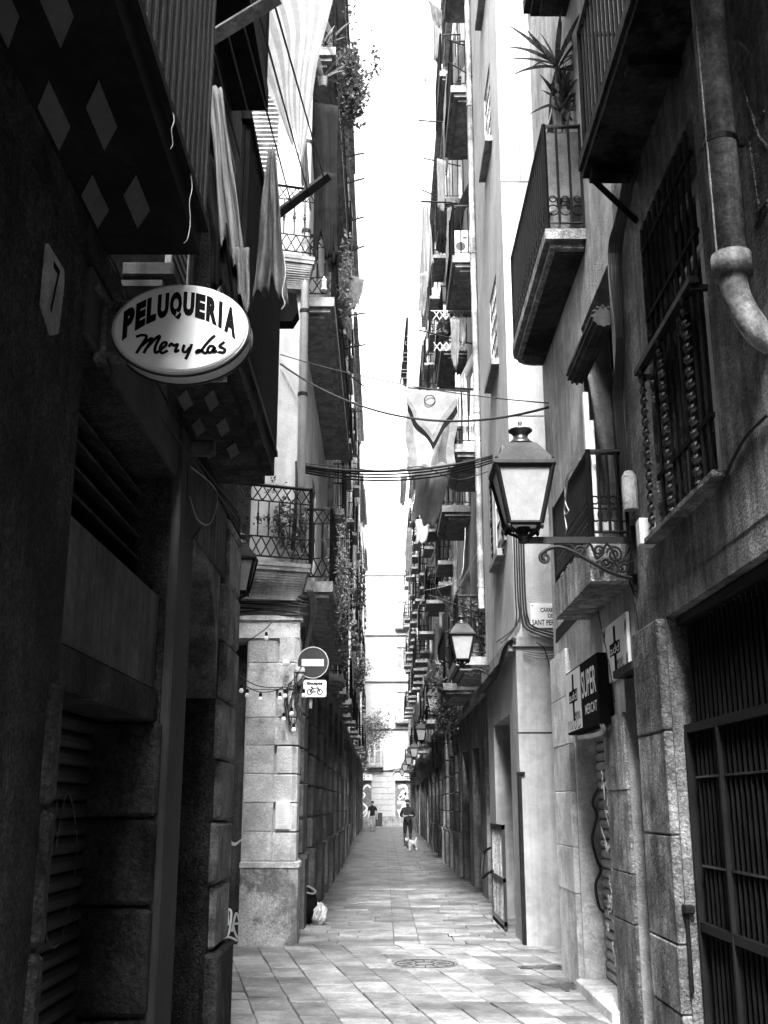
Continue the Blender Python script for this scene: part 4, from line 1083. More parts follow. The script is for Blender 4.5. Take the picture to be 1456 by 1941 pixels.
for (x0, x1) in ((-2.6, -.95), (.85, 2.5)):
    b = MB(); b.box(x0, x1, 84.2, 84.24, .35, 3.35); d = obj('door', b, 'metal_shutter', EH)
    b = MB(); b.box(x0 - .05, x1 + .05, 83.92, 84.0, 3.37, 3.80); sg = obj('shop_sign', b, 'sign_white', EH)
    b = MB()                                     # too far away to read: rows of dark marks
    for zz, m_ in ((3.62, 9), (3.44, 8)):
        for k in range(m_):
            if k % 4 != 3: b.box(x0 + .15 + k * .15, x0 + .25 + k * .15, 83.912, 83.916, zz, zz + .09)
    obj('lettering', b, 'sign_black', sg)
    b = MB(); cxx = (x0 + x1) / 2
    b.tube([(cxx + .95 * math.cos(a), 83.95, 3.8 + .42 * math.sin(a)) for a in [math.pi * k / 12 for k in range(13)]], .07, 6); obj('arch', b, 'slab_stone', EH)
    b = MB()
    if x0 < 0: strokes(b, [smooth_line(p) for p in ([(.3, .6), (.75, .95), (.95, .9)], [(.55, .5), (.8, .35), (.6, .2)], [(.6, .05), (.9, .3), (.85, .1)], [(.5, .8), (.7, .7), (.5, .55)])], (x0, 84.195, .4), (1, 0, 0), (0, 0, 1), x1 - x0, 2.7, .13)
    else: strokes(b, [smooth_line(p) for p in ([(.15, .92), (.45, .95), (.5, .75), (.15, .6)], [(.2, .62), (.4, .8), (.55, .58)], [(.1, .5), (.6, .48)], [(.2, .05), (.4, .42), (.6, .05)], [(.15, .3), (.3, .1)])], (x0, 84.195, .4), (1, 0, 0), (0, 0, 1), x1 - x0, 2.7, .22)
    obj('graffiti', b, 'graffiti', d)
for (u0, u1, z0, z1, *_) in eops[2:]: window(EH, pe, u0, u1, z0, z1, .12, 'frame_white', shutters='closed', sm='blind')
for (u0, u1, z) in ((-1.30, -.05, 4.45), (.85, 2.1, 7.75), (-2.6, -1.4, 7.75), (.85, 2.1, 15.0)):
    balcony(EH, pe, u0, u1, z, .5, style='scroll', gap=.2, m='slab_stone', rm='zinc')

# ================================================================ OVAL HAIRDRESSER SIGN
SY, SX, SZ = 4.14, -0.855, 3.525
sg = empty('hanging_sign', (LX, 4.2, SZ), 'oval white hairdresser sign with black lettering on a wall bracket', 'sign')
def ell(a, b_, y, n=56): a, b_ = a * .955, b_ * .955; return [(SX + a * math.cos(6.28319 * k / n), y, SZ + b_ * math.sin(6.28319 * k / n)) for k in range(n)]
n_ = 56
b = MB(); r0, r1 = ell(.300, .212, SY + .012), ell(.300, .212, SY + .15); b.add(r0 + r1, [(i, (i + 1) % n_, n_ + (i + 1) % n_, n_ + i) for i in range(n_)] + [tuple(range(n_)), tuple(range(n_, 2 * n_))]); obj('sign_body', b, 'sign_grey', sg, smooth=False)
b = MB(); r0, r1, r2 = ell(.283, .198, SY), ell(.292, .206, SY + .006), ell(.292, .206, SY + .02)
b.add(r0 + r1 + r2, [(i, (i + 1) % n_, n_ + (i + 1) % n_, n_ + i) for i in range(2 * n_) if (i + 1) % n_ != 0 or True][:0] + [(i, (i + 1) % n_, n_ + (i + 1) % n_, n_ + i) for i in range(n_)] + [(n_ + i, n_ + (i + 1) % n_, 2 * n_ + (i + 1) % n_, 2 * n_ + i) for i in range(n_)] + [tuple(range(n_))])
face = obj('sign_face', b, 'sign_white', sg)
b = MB(); b.tube(ell(.302, .214, SY + .035), .006, 5, closed=True); b.tube(ell(.302, .214, SY + .13), .006, 5, closed=True); obj('sign_rim', b, 'frame_dark', sg)
K = 0.545 / 260.0
def pel(x, y):
    q = 1 - (2 * x - 1) ** 2
    bot, top = (-30 + 55 * q), (34 + 44 * q)
    return (x, (bot + (top - bot) * y) / 100.0)
b = MB()
word = 'PELUQUERIA'; adv = [0.98, .88, .85, 1.0, 1.08, 1.0, .9, 1.02, .5, 1.05]; tot = sum(adv); cx = 0
for ch, a_ in zip(word, adv):
    x0 = cx / tot; x1 = (cx + a_ * (.92 if ch != 'I' else .62)) / tot
    drop = .16 if ch == 'Q' else 0
    put_text(b, ch, (SX - 113 * K, SY - .0015, SZ), (1, 0, 0), (0, 0, 1), 228 * K, 100 * K, 0, .075, warp=lambda x, y, x0=x0, x1=x1, d=drop: pel(x0 + (x1 - x0) * x, y * (1 + d) - d))
    cx += a_
obj('lettering', b, 'sign_black', sg, label='arched black word PELUQUERIA')
def c3(p): return (p[0] / 3.64, 450 + p[1] / 3.64)
def c4(p): return (330 + p[0] / 3.64, 450 + p[1] / 3.64)
scr = [[c3(p) for p in q] for q in ([(945, 740), (985, 726), (1022, 738), (985, 812), (955, 868)], [(985, 815), (1045, 758), (1062, 760), (1030, 820), (1008, 868)], [(1030, 825), (1085, 755), (1118, 735), (1090, 815), (1092, 862), (1122, 850)],
       [(1122, 845), (1160, 812), (1168, 785), (1142, 788), (1124, 830), (1140, 866), (1182, 845)], [(1186, 818), (1204, 792), (1222, 808), (1250, 798), (1240, 828), (1236, 856), (1264, 842)], [(1298, 800), (1290, 848), (1312, 858), (1340, 820)], [(1352, 795), (1338, 850), (1312, 915)])]
scr += [[c4(p) for p in q] for q in ([(318, 730), (296, 745), (252, 800), (218, 850), (186, 862), (200, 842), (225, 850), (250, 866), (276, 848)], [(312, 815), (284, 812), (266, 846), (288, 862), (320, 820), (310, 858), (338, 850)], [(388, 778), (352, 812), (392, 838), (380, 862), (342, 856)])]
b = MB()
for q in scr:
    pts = [((x - 345) * K + SX, (632 - y) * K + SZ) for x, y in q]
    pts = smooth_line(pts, 5)
    strokes(b, [pts], (0, SY - .0025, 0), (1, 0, 0), (0, 0, 1), 1, 1, 6.2 * K)
obj('lettering', b, 'sign_black', sg, label='black brush script Mer y Las')
b = MB()
for z in (SZ + .125, SZ - .105): b.cbox(LX, SX - .22, SY + .05, SY + .11, z - .02, z + .02, .004)
b.cbox(LX, LX + .05, SY + .04, SY + .12, SZ - .13, SZ + .16, .005); b.box(LX, LX + .04, SY - .1, SY + .2, SZ + .13, SZ + .16)
obj('bracket', b, 'stone_mid', sg)
b = MB(); b.tube(smooth_line([(LX + .06, SY + .05, SZ - .12), (LX + .08, SY + .05, SZ - .18), (LX + .07, SY + .05, SZ - .24)]), .006, 5); obj('sign_wire', b, 'cable', sg)

# ================================================================ STREET LANTERNS
def make_lantern(label, group):
    t = empty('street_lantern', (0, 0, 0), label, 'street lamp', group)
    L_ = 0.81
    b = MB(); b.box(-L_ - .03, 0.0, -.014, .014, -.022, .022); b.box(-.03, 0.0, -.03, .03, -.36, .10); obj('bracket_arm', b, 'iron', t)
    b = MB()
    def spiral(cx, cz, r, turns, a0, sg_, rad=.010):
        pts = []
        for i in range(int(16 * turns) + 1):
            a = a0 + sg_ * 6.283 * i / 16; rr = r * (1 - .8 * i / (16 * turns)); pts.append((cx + rr * math.cos(a), 0, cz + rr * math.sin(a)))
        b.tube(pts, rad, 5)
    b.tube(smooth_line([(-L_ + .12, 0, -.10), (-L_ + .18, 0, -.06), (-L_ + .26, 0, -.05), (-L_ + .36, 0, -.085), (-.30, 0, -.17), (-.16, 0, -.24), (-.03, 0, -.27)]), .014, 6)
    spiral(-L_ + .15, -.125, .045, 1.6, 1.2, 1, .012); spiral(-.40, -.085, .05, 1.7, 3.5, -1); spiral(-.27, -.075, .045, 1.6, 4, 1); spiral(-.15, -.10, .06, 1.8, 3, -1); spiral(-.09, -.19, .05, 1.6, 1, 1); spiral(-.22, -.16, .04, 1.5, 0, -1)
    b.tube(smooth_line([(-.52, 0, -.03), (-.46, 0, -.04), (-.42, 0, -.12), (-.33, 0, -.03), (-.28, 0, -.13), (-.2, 0, -.03), (-.12, 0, -.16), (-.04, 0, -.05)]), .010, 5)
    for k in range(7): b.leaf(Vector((-.24 + .02 * k, 0, -.215 - .004 * k)), Vector((-.6 + .2 * k, .2 * (-1) ** k, 1)), Vector((0, 1, 0)), .06, .014)
    obj('bracket_scroll', b, 'iron', t)
    cx = -L_; zb, zt = .10, .50; wb, wt = .118, .205
    b = MB()
    for sx in (-1, 1):
        for sy in (-1, 1):
            b.bar((cx + sx * wb, sy * wb, zb), (cx + sx * wt, sy * wt, zt), .026)
            b.tube(smooth_line([(cx + sx * wb, sy * wb, zb), (cx + sx * wb * .8, sy * wb * .8, zb - .03), (cx + sx * .05, sy * .05, .04), (cx, 0, .0)]), .012, 5)
            b.lathe((cx + sx * wb, sy * wb, zb - .05), ((0, 0), (.012, .015), (.016, .03), (.009, .05)), 6)
            b.lathe((cx + sx * wt, sy * wt, zt), ((.014, 0), (.010, .03), (.015, .045), (0, .06)), 6)
    for (z, w) in ((zb, wb), (zt, wt)):
        for k in range(4):
            c_ = [(-w, -w), (w, -w), (w, w), (-w, w)]; p, q = c_[k], c_[(k + 1) % 4]
            b.bar((cx + p[0], p[1], z), (cx + q[0], q[1], z), .024 if z == zb else .034)
    b.lathe((cx, 0, -.02), ((.0, 0), (.035, 0), (.045, .03), (.03, .06), (.05, .11), (.0, .115)), 12)
    obj('lantern_frame', b, 'iron', t)
    c_ = [(-1, -1), (1, -1), (1, 1), (-1, 1)]
    for k in range(4):
        p, q = c_[k], c_[(k + 1) % 4]; a0, a1 = wb - .004, wt - .008
        b = MB(); b.quad((cx + p[0] * a0, p[1] * a0, zb + .012), (cx + q[0] * a0, q[1] * a0, zb + .012), (cx + q[0] * a1, q[1] * a1, zt - .015), (cx + p[0] * a1, p[1] * a1, zt - .015)); obj('lantern_pane', b, 'lamp_glass', t)
    b = MB(); w0, w1, w2 = .225, .215, .105
    rings = [(w0, .505), (w0, .525), (w1, .535), (w2, .685), (w2 * .9, .69)]
    vs = [(cx + s1 * w, s2 * w, z) for w, z in rings for s1, s2 in c_]
    b.add(vs, [(i * 4 + k, i * 4 + (k + 1) % 4, i * 4 + 4 + (k + 1) % 4, i * 4 + 4 + k) for i in range(4) for k in range(4)] + [(0, 1, 2, 3), (16, 17, 18, 19)]); obj('lantern_roof', b, 'frame_dark', t)
    b = MB(); b.lathe((cx, 0, .69), ((.10, 0), (.105, .015), (.075, .035), (.055, .06), (.058, .085), (.09, .11), (.092, .12), (.05, .135), (.018, .145), (.012, .16), (.018, .175), (.008, .19), (0, .20)), 16); obj('finial', b, 'iron_shiny', t, smooth=True)
    b = MB(); b.lathe((cx, 0, .43), ((.0, .06), (.16, .06), (.17, .045), (.12, .03), (.0, .03)), 14); obj('reflector', b, 'zinc', t)
    return t
q = PX(1210, 1018, RX - .02)
lamp0 = make_lantern('large black street lantern on a scrolled bracket above the shop signs', 'street lanterns on scrolled brackets')
lamp0.location = (RX, 7.43, q.z + .025); lamp0.scale = (.97, .95, 1.02)
lamps = [(870, 1255, 15.9, 1.70), (804, 1352, 26.0, 1.84), (803, 1405, 36.5, 1.88), (779, 1436, 46.0, 1.90), (769, 1450, 56.0, 1.90), (757, 1462, 66.0, 1.90), (751, 1470, 76.0, 1.90)]
for i, (px, py, Y, X) in enumerate(lamps):
    o = copy_tree(lamp0); o.scale = (.85, .9, .9); o.location = (X + (.14 if i == 0 else .04), Y, PY(px, py, Y).z - .06)
    o['label'] = ORD[i + 1] + ' street lantern in the receding row of wall lanterns'
# lantern on the near left corner
o = copy_tree(lamp0); o.rotation_euler = (0, 0, R(-90)); o.location = (LX - .01, 8.63, 3.26); o.scale = (.40, .66, .70)
o['label'] = 'dark street lantern close against the rusticated left corner'

# ================================================================ SIGNS ON THE RIGHT
SB = empty('shop_sign', (1.72, 9.12, 2.2), 'box sign reading SUPER MERCAT with a white phone-card panel', 'sign')
b = MB(); b.cbox(1.66, RX - .005, 8.42, 9.88, 2.20, 2.75, .006); obj('sign_box', b, 'sign_black', SB)
b = MB(); b.box(1.654, 1.659, 9.14, 9.87, 2.22, 2.73); obj('white_panel', b, 'sign_white', SB)
def tcross(b, x, ytop, z0, w, h):
    """cross-shaped phone brand mark, on a wall facing -X"""
    f = lambda u0, u1, v0, v1, d=0: b.box(x - .0015 - d, x - d, ytop - u1 * w, ytop - u0 * w, z0 + v0 * h, z0 + v1 * h)
    f(.42, .62, 0, 1); f(.0, .40, .40, .66); f(.64, 1.0, .40, .66); f(.38, .66, .38, .40); f(.38, .66, .66, .68)
b = MB(); tcross(b, 1.6535, 9.70, 2.30, .40, .40); put_text(b, 'MOVIL', (1.652, 9.44, 2.30), (0, -1, 0), (0, 0, 1), .26, .07); obj('brand_mark', b, 'sign_black', SB)
b = MB(); put_text(b, 'add', (1.651, 9.68, 2.475), (0, -1, 0), (0, 0, 1), .36, .07); obj('brand_lettering', b, 'sign_white', SB)
b = MB(); strokes(b, [smooth_line(p) for p in ([(0, .1), (.1, .9), (.2, .1)], [(.25, .1), (.25, .9), (.4, .1), (.4, .9)], [(.5, .5), (.6, .9), (.7, .5), (.6, .1), (.5, .5)], [(.8, .9), (.8, .1), (1, .3)])], (1.6525, 9.84, 2.22), (0, -1, 0), (0, 0, 1), .66, .10, .012); obj('marker_scrawl', b, 'sign_black', SB)
b = MB(); put_text(b, 'SUPER', (1.6575, 9.10, 2.45), (0, -1, 0), (0, 0, 1), .62, .22, bold=.015); put_text(b, 'MERCAT', (1.6575, 8.98, 2.31), (0, -1, 0), (0, 0, 1), .50, .08, bold=.01); obj('lettering', b, 'sign_white', SB, label='white words SUPER MERCAT')
b = MB(); b.tube(smooth_line([(1.68, 8.44, 2.2), (1.70, 8.5, 2.15), (1.70, 8.9, 2.14), (1.69, 9.5, 2.16)]), .02, 7); obj('sign_tube', b, 'cable_light', SB)
PS = empty('poster', (RX, 8.15, 2.5), 'white phone-card poster with a cross mark fixed flat to the wall', 'poster')
b = MB(); b.cbox(RX - .03, RX - .004, 7.72, 8.58, 2.51, 2.95, .004); obj('poster_board', b, 'paper', PS)
b = MB(); tcross(b, RX - .0315, 8.32, 2.55, .36, .36); put_text(b, 'MOVIL', (RX - .033, 8.08, 2.58), (0, -1, 0), (0, 0, 1), .22, .07)
for (yy, zz) in ((7.78, 2.56), (7.78, 2.8), (8.52, 2.6), (8.54, 2.84)): strokes(b, [smooth_line([(0, 0), (.4, .9), (.5, .2), (.9, 1)])], (RX - .0325, yy, zz), (0, -1, 0), (0, 0, 1), .08, .1, .016)
obj('brand_mark', b, 'sign_black', PS)
b = MB(); put_text(b, 'add', (RX - .034, 8.30, 2.705), (0, -1, 0), (0, 0, 1), .32, .065); obj('brand_lettering', b, 'paper', PS)
# street name plate
NP = empty('street_name_plate', (2.1, 13.38, 3.72), 'white street name plate reading CARRER DE SANT PERE', 'street sign')
b = MB(); b.cbox(1.84, 2.52, 13.375, 13.398, 3.73, 4.04, .004); obj('plate', b, 'sign_white', NP)
b = MB()
for s, x0, z0, w, h in (('CARRER', 1.965, 3.93, .19, .055), ('DE', 2.055, 3.86, .07, .05), ('SANT PERE', 1.855, 3.765, .31, .07)): put_text(b, s, (x0, 13.372, z0), (1, 0, 0), (0, 0, 1), w, h, bold=.02)
obj('lettering', b, 'sign_black', NP)
b = MB()
for x in (1.865, 2.49):
    for z in (3.755, 4.015): b.box(x - .008, x + .008, 13.371, 13.374, z - .008, z + .008)
obj('screws', b, 'iron', NP)

# ================================================================ NO-ENTRY SIGN AND PLATE
NE = empty('no_entry_sign', (-0.89, 13.25, 3.1), 'round dark no-entry sign with a white bar on the stone corner', 'traffic sign')
c_ = PY(593, 1256, 13.2)
b = MB(); b.lathe((c_.x, 13.2, c_.z), ((.0, .0), (.188, .0), (.196, .006), (.196, .02), (.0, .02)), 40, 'y'); obj('sign_disc', b, 'sign_red', NE)
b = MB(); b.tube([(c_.x + .190 * math.cos(6.283 * k / 40), 13.199, c_.z + .190 * math.sin(6.283 * k / 40)) for k in range(40)], .006, 5, closed=True); obj('rim', b, 'sign_grey', NE)
b = MB(); b.box(c_.x - .135, c_.x + .135, 13.194, 13.198, c_.z - .042, c_.z + .042); obj('white_bar', b, 'sign_white', NE)
b = MB(); b.tube([(c_.x - .02, 13.24, c_.z - .55), (c_.x - .02, 13.24, c_.z + .1)], .02, 8); b.box(c_.x - .1, c_.x, 13.23, 13.33, c_.z - .02, c_.z + .02); obj('mounting_post', b, 'zinc', NE)
EX = empty('bicycle_plate', (c_.x, 13.2, 2.87), 'small white plate reading Excepte above a bicycle', 'traffic sign')
q = PY(597, 1305, 13.2); w_, h_ = .148, .112
rp = []
for (sx, sz, a0) in ((1, -1, -90), (1, 1, 0), (-1, 1, 90), (-1, -1, 180)):
    for k in range(5): a = R(a0 + 22.5 * k); rp.append((q.x + sx * (w_ - .03) + .03 * math.cos(a), q.z + sz * (h_ - .03) + .03 * math.sin(a)))
py_ = Plane('y', 13.2, -1)
b = MB(); b.pprism(py_, rp, -.012, 0.0); obj('plate', b, 'sign_black', EX)
b = MB(); b.pprism(py_, [(q.x + (u_ - q.x) * .94, q.z + (v_ - q.z) * .92) for u_, v_ in rp], 0.0005, 0.003); obj('plate_face', b, 'sign_white', EX)
b = MB(); put_text(b, 'Excepte', (q.x - .095, 13.195, q.z + .032), (1, 0, 0), (0, 0, 1), .19, .05, bold=.06)
def circ(cx, cz, r): return [(cx + r * math.cos(6.283 * k / 20), cz + r * math.sin(6.283 * k / 20)) for k in range(21)]
bx, bz = q.x, q.z - .035
strokes(b, [circ(bx - .062, bz - .008, .030), circ(bx + .062, bz - .008, .030), [(bx - .062, bz - .008), (bx - .03, bz + .035), (bx + .04, bz + .035), (bx + .0, bz - .01), (bx - .03, bz + .035)], [(bx + .0, bz - .01), (bx - .062, bz - .008)], [(bx + .062, bz - .008), (bx + .036, bz + .05), (bx + .015, bz + .052)], [(bx - .034, bz + .035), (bx - .04, bz + .05)], [(bx - .055, bz + .051), (bx - .025, bz + .051)]], (0, 13.1945, 0), (1, 0, 0), (0, 0, 1), 1, 1, .013)
obj('lettering', b, 'sign_black', EX, label='word Excepte and bicycle symbol')
# notice on the pillar, rag, bags
q = PY(536, 1545, 13.3)
NT = empty('notice_plaque', (q.x, 13.31, q.z - .16), 'white notice plaque fixed to the stone corner pillar', 'notice')
b = MB(); b.cbox(q.x - .085, q.x + .085, 13.295, 13.312, q.z - .16, q.z + .16, .003); obj('plate', b, 'paper', NT)
b = MB()
for k in range(9): b.box(q.x - .05, q.x + .05 - .02 * (k % 3), 13.2925, 13.2945, q.z + .1 - k * .024, q.z + .108 - k * .024)
b.box(q.x - .06, q.x + .06, 13.2925, 13.2945, q.z - .145, q.z - .12)
obj('printed_lines', b, 'sign_grey', NT)
q = PY(437, 1592, 13.2)
b = MB(); b.sheet(lambda u, v: (q.x - .14 + .28 * u, 13.22 - .03 * math.sin(u * 9), q.z + .03 * math.sin(u * 7) - .05 * v * (1 - abs(u - .4))), 14, 4); obj('rag', b, 'cloth_white', label='white rag tied at the dark doorway beside the pillar', cat='rag')
q = PZ(582, 1752, .02)
q.x += .10
t = empty('rucksack', (q.x - .12, q.y, .02), 'black rucksack slumped on the paving behind the corner pillar', 'bag')
b = MB(); rg = random.Random(5)
def lump(b, c, r, seed, n=14, m=10, rough=.12, crumple=0.0):
    rr = random.Random(seed); ph = [rr.uniform(0, 6) for _ in range(6)]
    vs = []
    for i in range(m + 1):
        th = math.pi * i / m
        for j in range(n):
            a = 6.28319 * j / n
            k = 1 + rough * (math.sin(3 * a + ph[0] + 2 * th) + .6 * math.sin(5 * a + ph[1]) * math.sin(4 * th + ph[2]) + .5 * math.sin(7 * th + ph[3])) + crumple * (math.sin(11 * a + 9 * th + ph[4]) + math.sin(17 * a - 7 * th + ph[5]) * .7)
            vs.append((c[0] + r[0] * k * math.sin(th) * math.cos(a), c[1] + r[1] * k * math.sin(th) * math.sin(a), c[2] + r[2] * (k * math.cos(th))))
    lo = min(v[2] for v in vs)
    b.add(vs, [(i * n + j, i * n + (j + 1) % n, (i + 1) * n + (j + 1) % n, (i + 1) * n + j) for i in range(m) for j in range(n)])
lump(b, (q.x - .12, q.y - .05, .26), (.16, .16, .22), 1, 26, 18, .10, .04); obj('bag_body', b, 'cloth_dark', t, smooth=True)
b = MB(); b.tube(smooth_line([(q.x - .2, q.y - .2, .46), (q.x - .1, q.y - .22, .53), (q.x + .02, q.y - .2, .47), (q.x - .02, q.y - .2, .43), (q.x - .15, q.y - .2, .46)]), .012, 6); obj('bag_handle', b, 'cloth_white', t)
b = MB(); b.tube(smooth_line([(q.x - .16, q.y - .21, .42), (q.x - .13, q.y - .24, .3), (q.x - .15, q.y - .22, .12)]), .018, 6); obj('bag_strap', b, 'cloth_grey', t)
b = MB(); lump(b, (q.x + .07, q.y - .08, .15), (.10, .12, .13), 2, 30, 20, .12, .07)
obj('plastic_bag', b, 'plastic_white', label='crumpled white plastic bag leaning on the black rucksack', cat='bag')
# bulkhead lamp and festoon bulbs
q = PY(568, 1285, 13.22)
WLmp = empty('bulkhead_lamp', (q.x, 13.3, q.z), 'caged glass bulkhead lamp among tangled wires on the pillar', 'lamp')
b = MB(); b.lathe((q.x, 13.23, q.z + .08), ((.0, .05), (.06, .05), (.075, .02), (.075, -.01), (.05, -.02)), 12); b.box(q.x - .03, q.x + .03, 13.22, 13.34, q.z + .09, q.z + .13); obj('lamp_base', b, 'zinc', WLmp)
b = MB(); b.lathe((q.x, 13.23, q.z - .1), ((0, 0), (.03, .01), (.055, .05), (.06, .1), (.055, .16)), 12); obj('lamp_glass', b, 'lamp_glass', WLmp, smooth=True)
b = MB()
for k in range(6):
    a = 6.283 * k / 6; b.tube([(q.x + r * math.cos(a), 13.23 + r * math.sin(a), q.z + z) for r, z in ((.065, .06), (.068, 0), (.06, -.06), (.0, -.12))], .004, 4)
obj('cage', b, 'iron', WLmp)
b = MB(); rg = random.Random(9)
for k in range(9):
    x0 = q.x - .04 + rg.uniform(-.1, .08); b.tube(smooth_line([(x0, 13.27, q.z - .05), (x0 + rg.uniform(-.08, .05), 13.24, q.z - .2), (x0 + rg.uniform(-.05, .05), 13.23, q.z - .4 - rg.uniform(0, .2)), (x0 + rg.uniform(-.06, .06), 13.25, q.z - .35), (x0 + rg.uniform(-.05, .05), 13.27, q.z - .1)]), .006, 5)
obj('wire_tangle', b, 'cable', WLmp)
FS = empty('string_lights', PY(500, 1320, 13.15), 'festoon of small white bulbs strung across the doorway', 'string lights')
strings = [[(400, 1288), (440, 1296), (458, 1297), (475, 1305), (495, 1312), (525, 1308), (555, 1290), (572, 1262)], [(440, 1232), (470, 1215), (500, 1195), (515, 1180)], [(440, 1245), (455, 1280), (490, 1300), (530, 1303), (560, 1298), (580, 1275)], [(535, 1300), (545, 1340), (550, 1375), (558, 1382)]]
for st in strings:
    b = MB(); b.tube(smooth_line([tuple(PY(a, c2, 13.16)) for a, c2 in st]), .006, 5); obj('light_cable', b, 'cable', FS)
for (px, py) in ((458, 1298), (469, 1307), (494, 1314), (505, 1199), (531, 1313), (541, 1308), (538, 1352), (553, 1342), (557, 1372), (576, 1307)):
    p = PY(px, py, 13.14)
    b = MB(); b.lathe((p.x, p.y, p.z - .04), ((.014, .045), (.018, .03), (.018, 0), (.012, -.004)), 8); so = obj('bulb_socket', b, 'sign_black', FS)
    b = MB(); b.lathe((p.x, p.y, p.z - .10), ((0, 0), (.02, .006), (.028, .026), (.022, .048), (.013, .06)), 10); obj('bulb', b, 'bulb', so, smooth=True)
p = PY(542, 1256, 13.15); b = MB(); b.lathe((p.x, p.y, p.z - .05), ((0, 0), (.03, .01), (.048, .04), (.04, .07), (.014, .09)), 14)
obj('globe_lamp', b, 'bulb', label='white globe lamp hanging beside the bulkhead lamp', cat='lamp', smooth=True)

# ================================================================ OVERHEAD CABLES
def cable(pts, r, lab, sag=None, m='cable'):
    b = MB(); b.tube(catenary(pts[0], pts[1], sag, 24) if sag is not None else smooth_line([tuple(p) for p in pts], 8), r, 6)
    return obj('overhead_cable', b, m, label=lab, cat='cable')
cable([PY(532, 690, 13.35), PX(1040, 772, RX - .02)], .014, 'thick sagging overhead cable passing behind the lantern finial', .42)
cable([PY(532, 672, 13.35), PX(1040, 764, RX - .02)], .007, 'thin overhead wire running just above the thick sagging cable', .10)
for k in range(4):
    cable([PY(566, 882 + 3 * k, 13.3) + Vector((0, .02 * k, 0)), PX(940, 862 + 3 * k, 1.70) + Vector((0, .03 * k, 0))], .013 if k else .02, ('lowest', 'second lowest', 'third lowest', 'highest')[3 - k] + ' strand of the cable bundle slung across the crossing', .16 + .015 * k)
cable([PY(566, 878, 13.3), PY(640, 884, 13.6), PY(730, 893, 14.2), PY(800, 885, 15), PY(850, 905, 15.6), PY(880, 908, 16), PY(935, 890, 16.3)], .008, 'loose looping wire below the cable bundle')
cable([PY(800, 1120, 19.0), PY(868, 1100, 17.6), PY(880, 1040, 17.5), PY(882, 1000, 17.5)], .006, 'thin wire dropping past the first right-row balcony', None, 'cable_light')
cable([PY(690, 1456, 82), PY(720, 1462, 80), PY(760, 1457, 78)], .03, 'far overhead wire near the bright end house')

# ================================================================ CLOTHES RACK AND CLOTHS, UPPER LEFT
CR = empty('clothes_rack', (LX, 4.6, 5.1), 'clothes rack with two slanting arms and taut lines on the dark left house', 'clothes rack')
a0, a1, b0, b1 = PY(350, 103, 4.6), PY(525, -4, 4.6), PY(436, 474, 8.0), PY(622, 334, 8.0)
for (p, q, m_) in ((a0, a1, 'wood_grey'), (b0, b1, 'iron')):
    d = (q - p).normalized(); b = MB(); b.tube([tuple(Vector((LX, p.y, p.z - (p.x - LX) * d.z / d.x))), tuple(q)], .045, 4); obj('rack_arm', b, m_, CR)
for k in range(5):
    f = .28 + .17 * k
    b = MB(); b.tube([tuple(a0.lerp(a1, f)), tuple(b0.lerp(b1, f))], .006, 5); obj('clothes_line', b, 'cable', CR)
q = PY(375, 112, 4.62)
b = MB(); b.cbox(q.x - .03, q.x + .035, 4.60, 4.66, q.z - .05, q.z + .06, .006); b.box(q.x - .1, q.x + .08, 4.62, 4.65, q.z - .035, q.z - .015); obj('rack_clamp', b, 'iron', CR)
def hang(name, px, Y, m, lab, cat, folds=3, amp=.03, nu=24, nv=14, nrm=(0, 1, 0), group=None, Y2=None):
    """cloth given by its four picture corners (top-left, top-right, bottom-left, bottom-right) at distance Y"""
    Y2 = Y2 if Y2 is not None else Y
    c = [PY(px[0][0], px[0][1], Y), PY(px[1][0], px[1][1], Y2), PY(px[2][0], px[2][1], Y), PY(px[3][0], px[3][1], Y2)]
    b = MB(); b.sheet(cloth_fn(c[0], c[1], c[2], c[3], folds, amp, nrm), nu, nv)
    o = obj(name, b, m, label=lab, cat=cat, group=group, smooth=True)
    so = o.modifiers.new('thickness', 'SOLIDIFY'); so.thickness = .004
    return o
hang('hanging_towel', ((508, 282), (522, 284), (478, 545), (545, 572)), 5.3, 'cloth_grey', 'grey towel hanging in a long point from the clothes lines', 'towel', 2.2, .045)
hang('hanging_cloth', ((396, 160), (420, 168), (418, 470), (470, 520)), 5.38, 'cloth_light', 'crumpled light cloth draped down beside the grey towel', 'cloth', 2.5, .035)
hang('hanging_cloth', ((445, 470), (472, 470), (452, 560), (474, 600)), 5.36, 'cloth_mid', 'narrow pale cloth tail hanging beside the oval sign', 'cloth', 1.5, .02)
hang('hanging_cloth', ((360, 150), (374, 148), (352, 275), (386, 278)), 4.9, 'cloth_light', 'speckled pale scarf tied under the clothes rack clamp', 'scarf', 2.5, .02)
hang('hanging_cloth', ((392, 280), (420, 330), (400, 540), (468, 600)), 5.42, 'cloth_dark', 'black cloth hanging behind the crumpled light cloth', 'cloth', 2, .03)
AW = empty('striped_awning', PY(560, 280, 9.4), 'large striped sheet stretched slantwise above the side street', 'awning')
aw = cloth_fn(PY(405, -60, 9.4), PY(640, -90, 9.4), PY(548, 262, 9.4), PY(574, 300, 9.4), .8, .03, (0, 1, 0))
u0 = 0.0; k = 0; rg = random.Random(2)
while u0 < 1:
    u1 = min(1, u0 + rg.uniform(.03, .09)); b = MB(); b.sheet(lambda u, v: aw(u0 + (u1 - u0) * u, v), 3, 18); obj('stripe', b, ('cloth_pale', 'cloth_light')[k % 2], AW, smooth=True); u0 = u1; k += 1
hang('hanging_cloth', ((556, 10), (577, 12), (560, 120), (580, 60)), 11.5, 'cloth_grey', 'dark folded banner hanging from a short pole beside the white downpipe', 'banner', 1.5, .03)
hang('hanging_cloth', ((566, 120), (574, 118), (570, 330), (590, 400)), 11.5, 'cloth_grey', 'long narrow dark cloth hanging down to the diagonal arm', 'cloth', 1.4, .03)
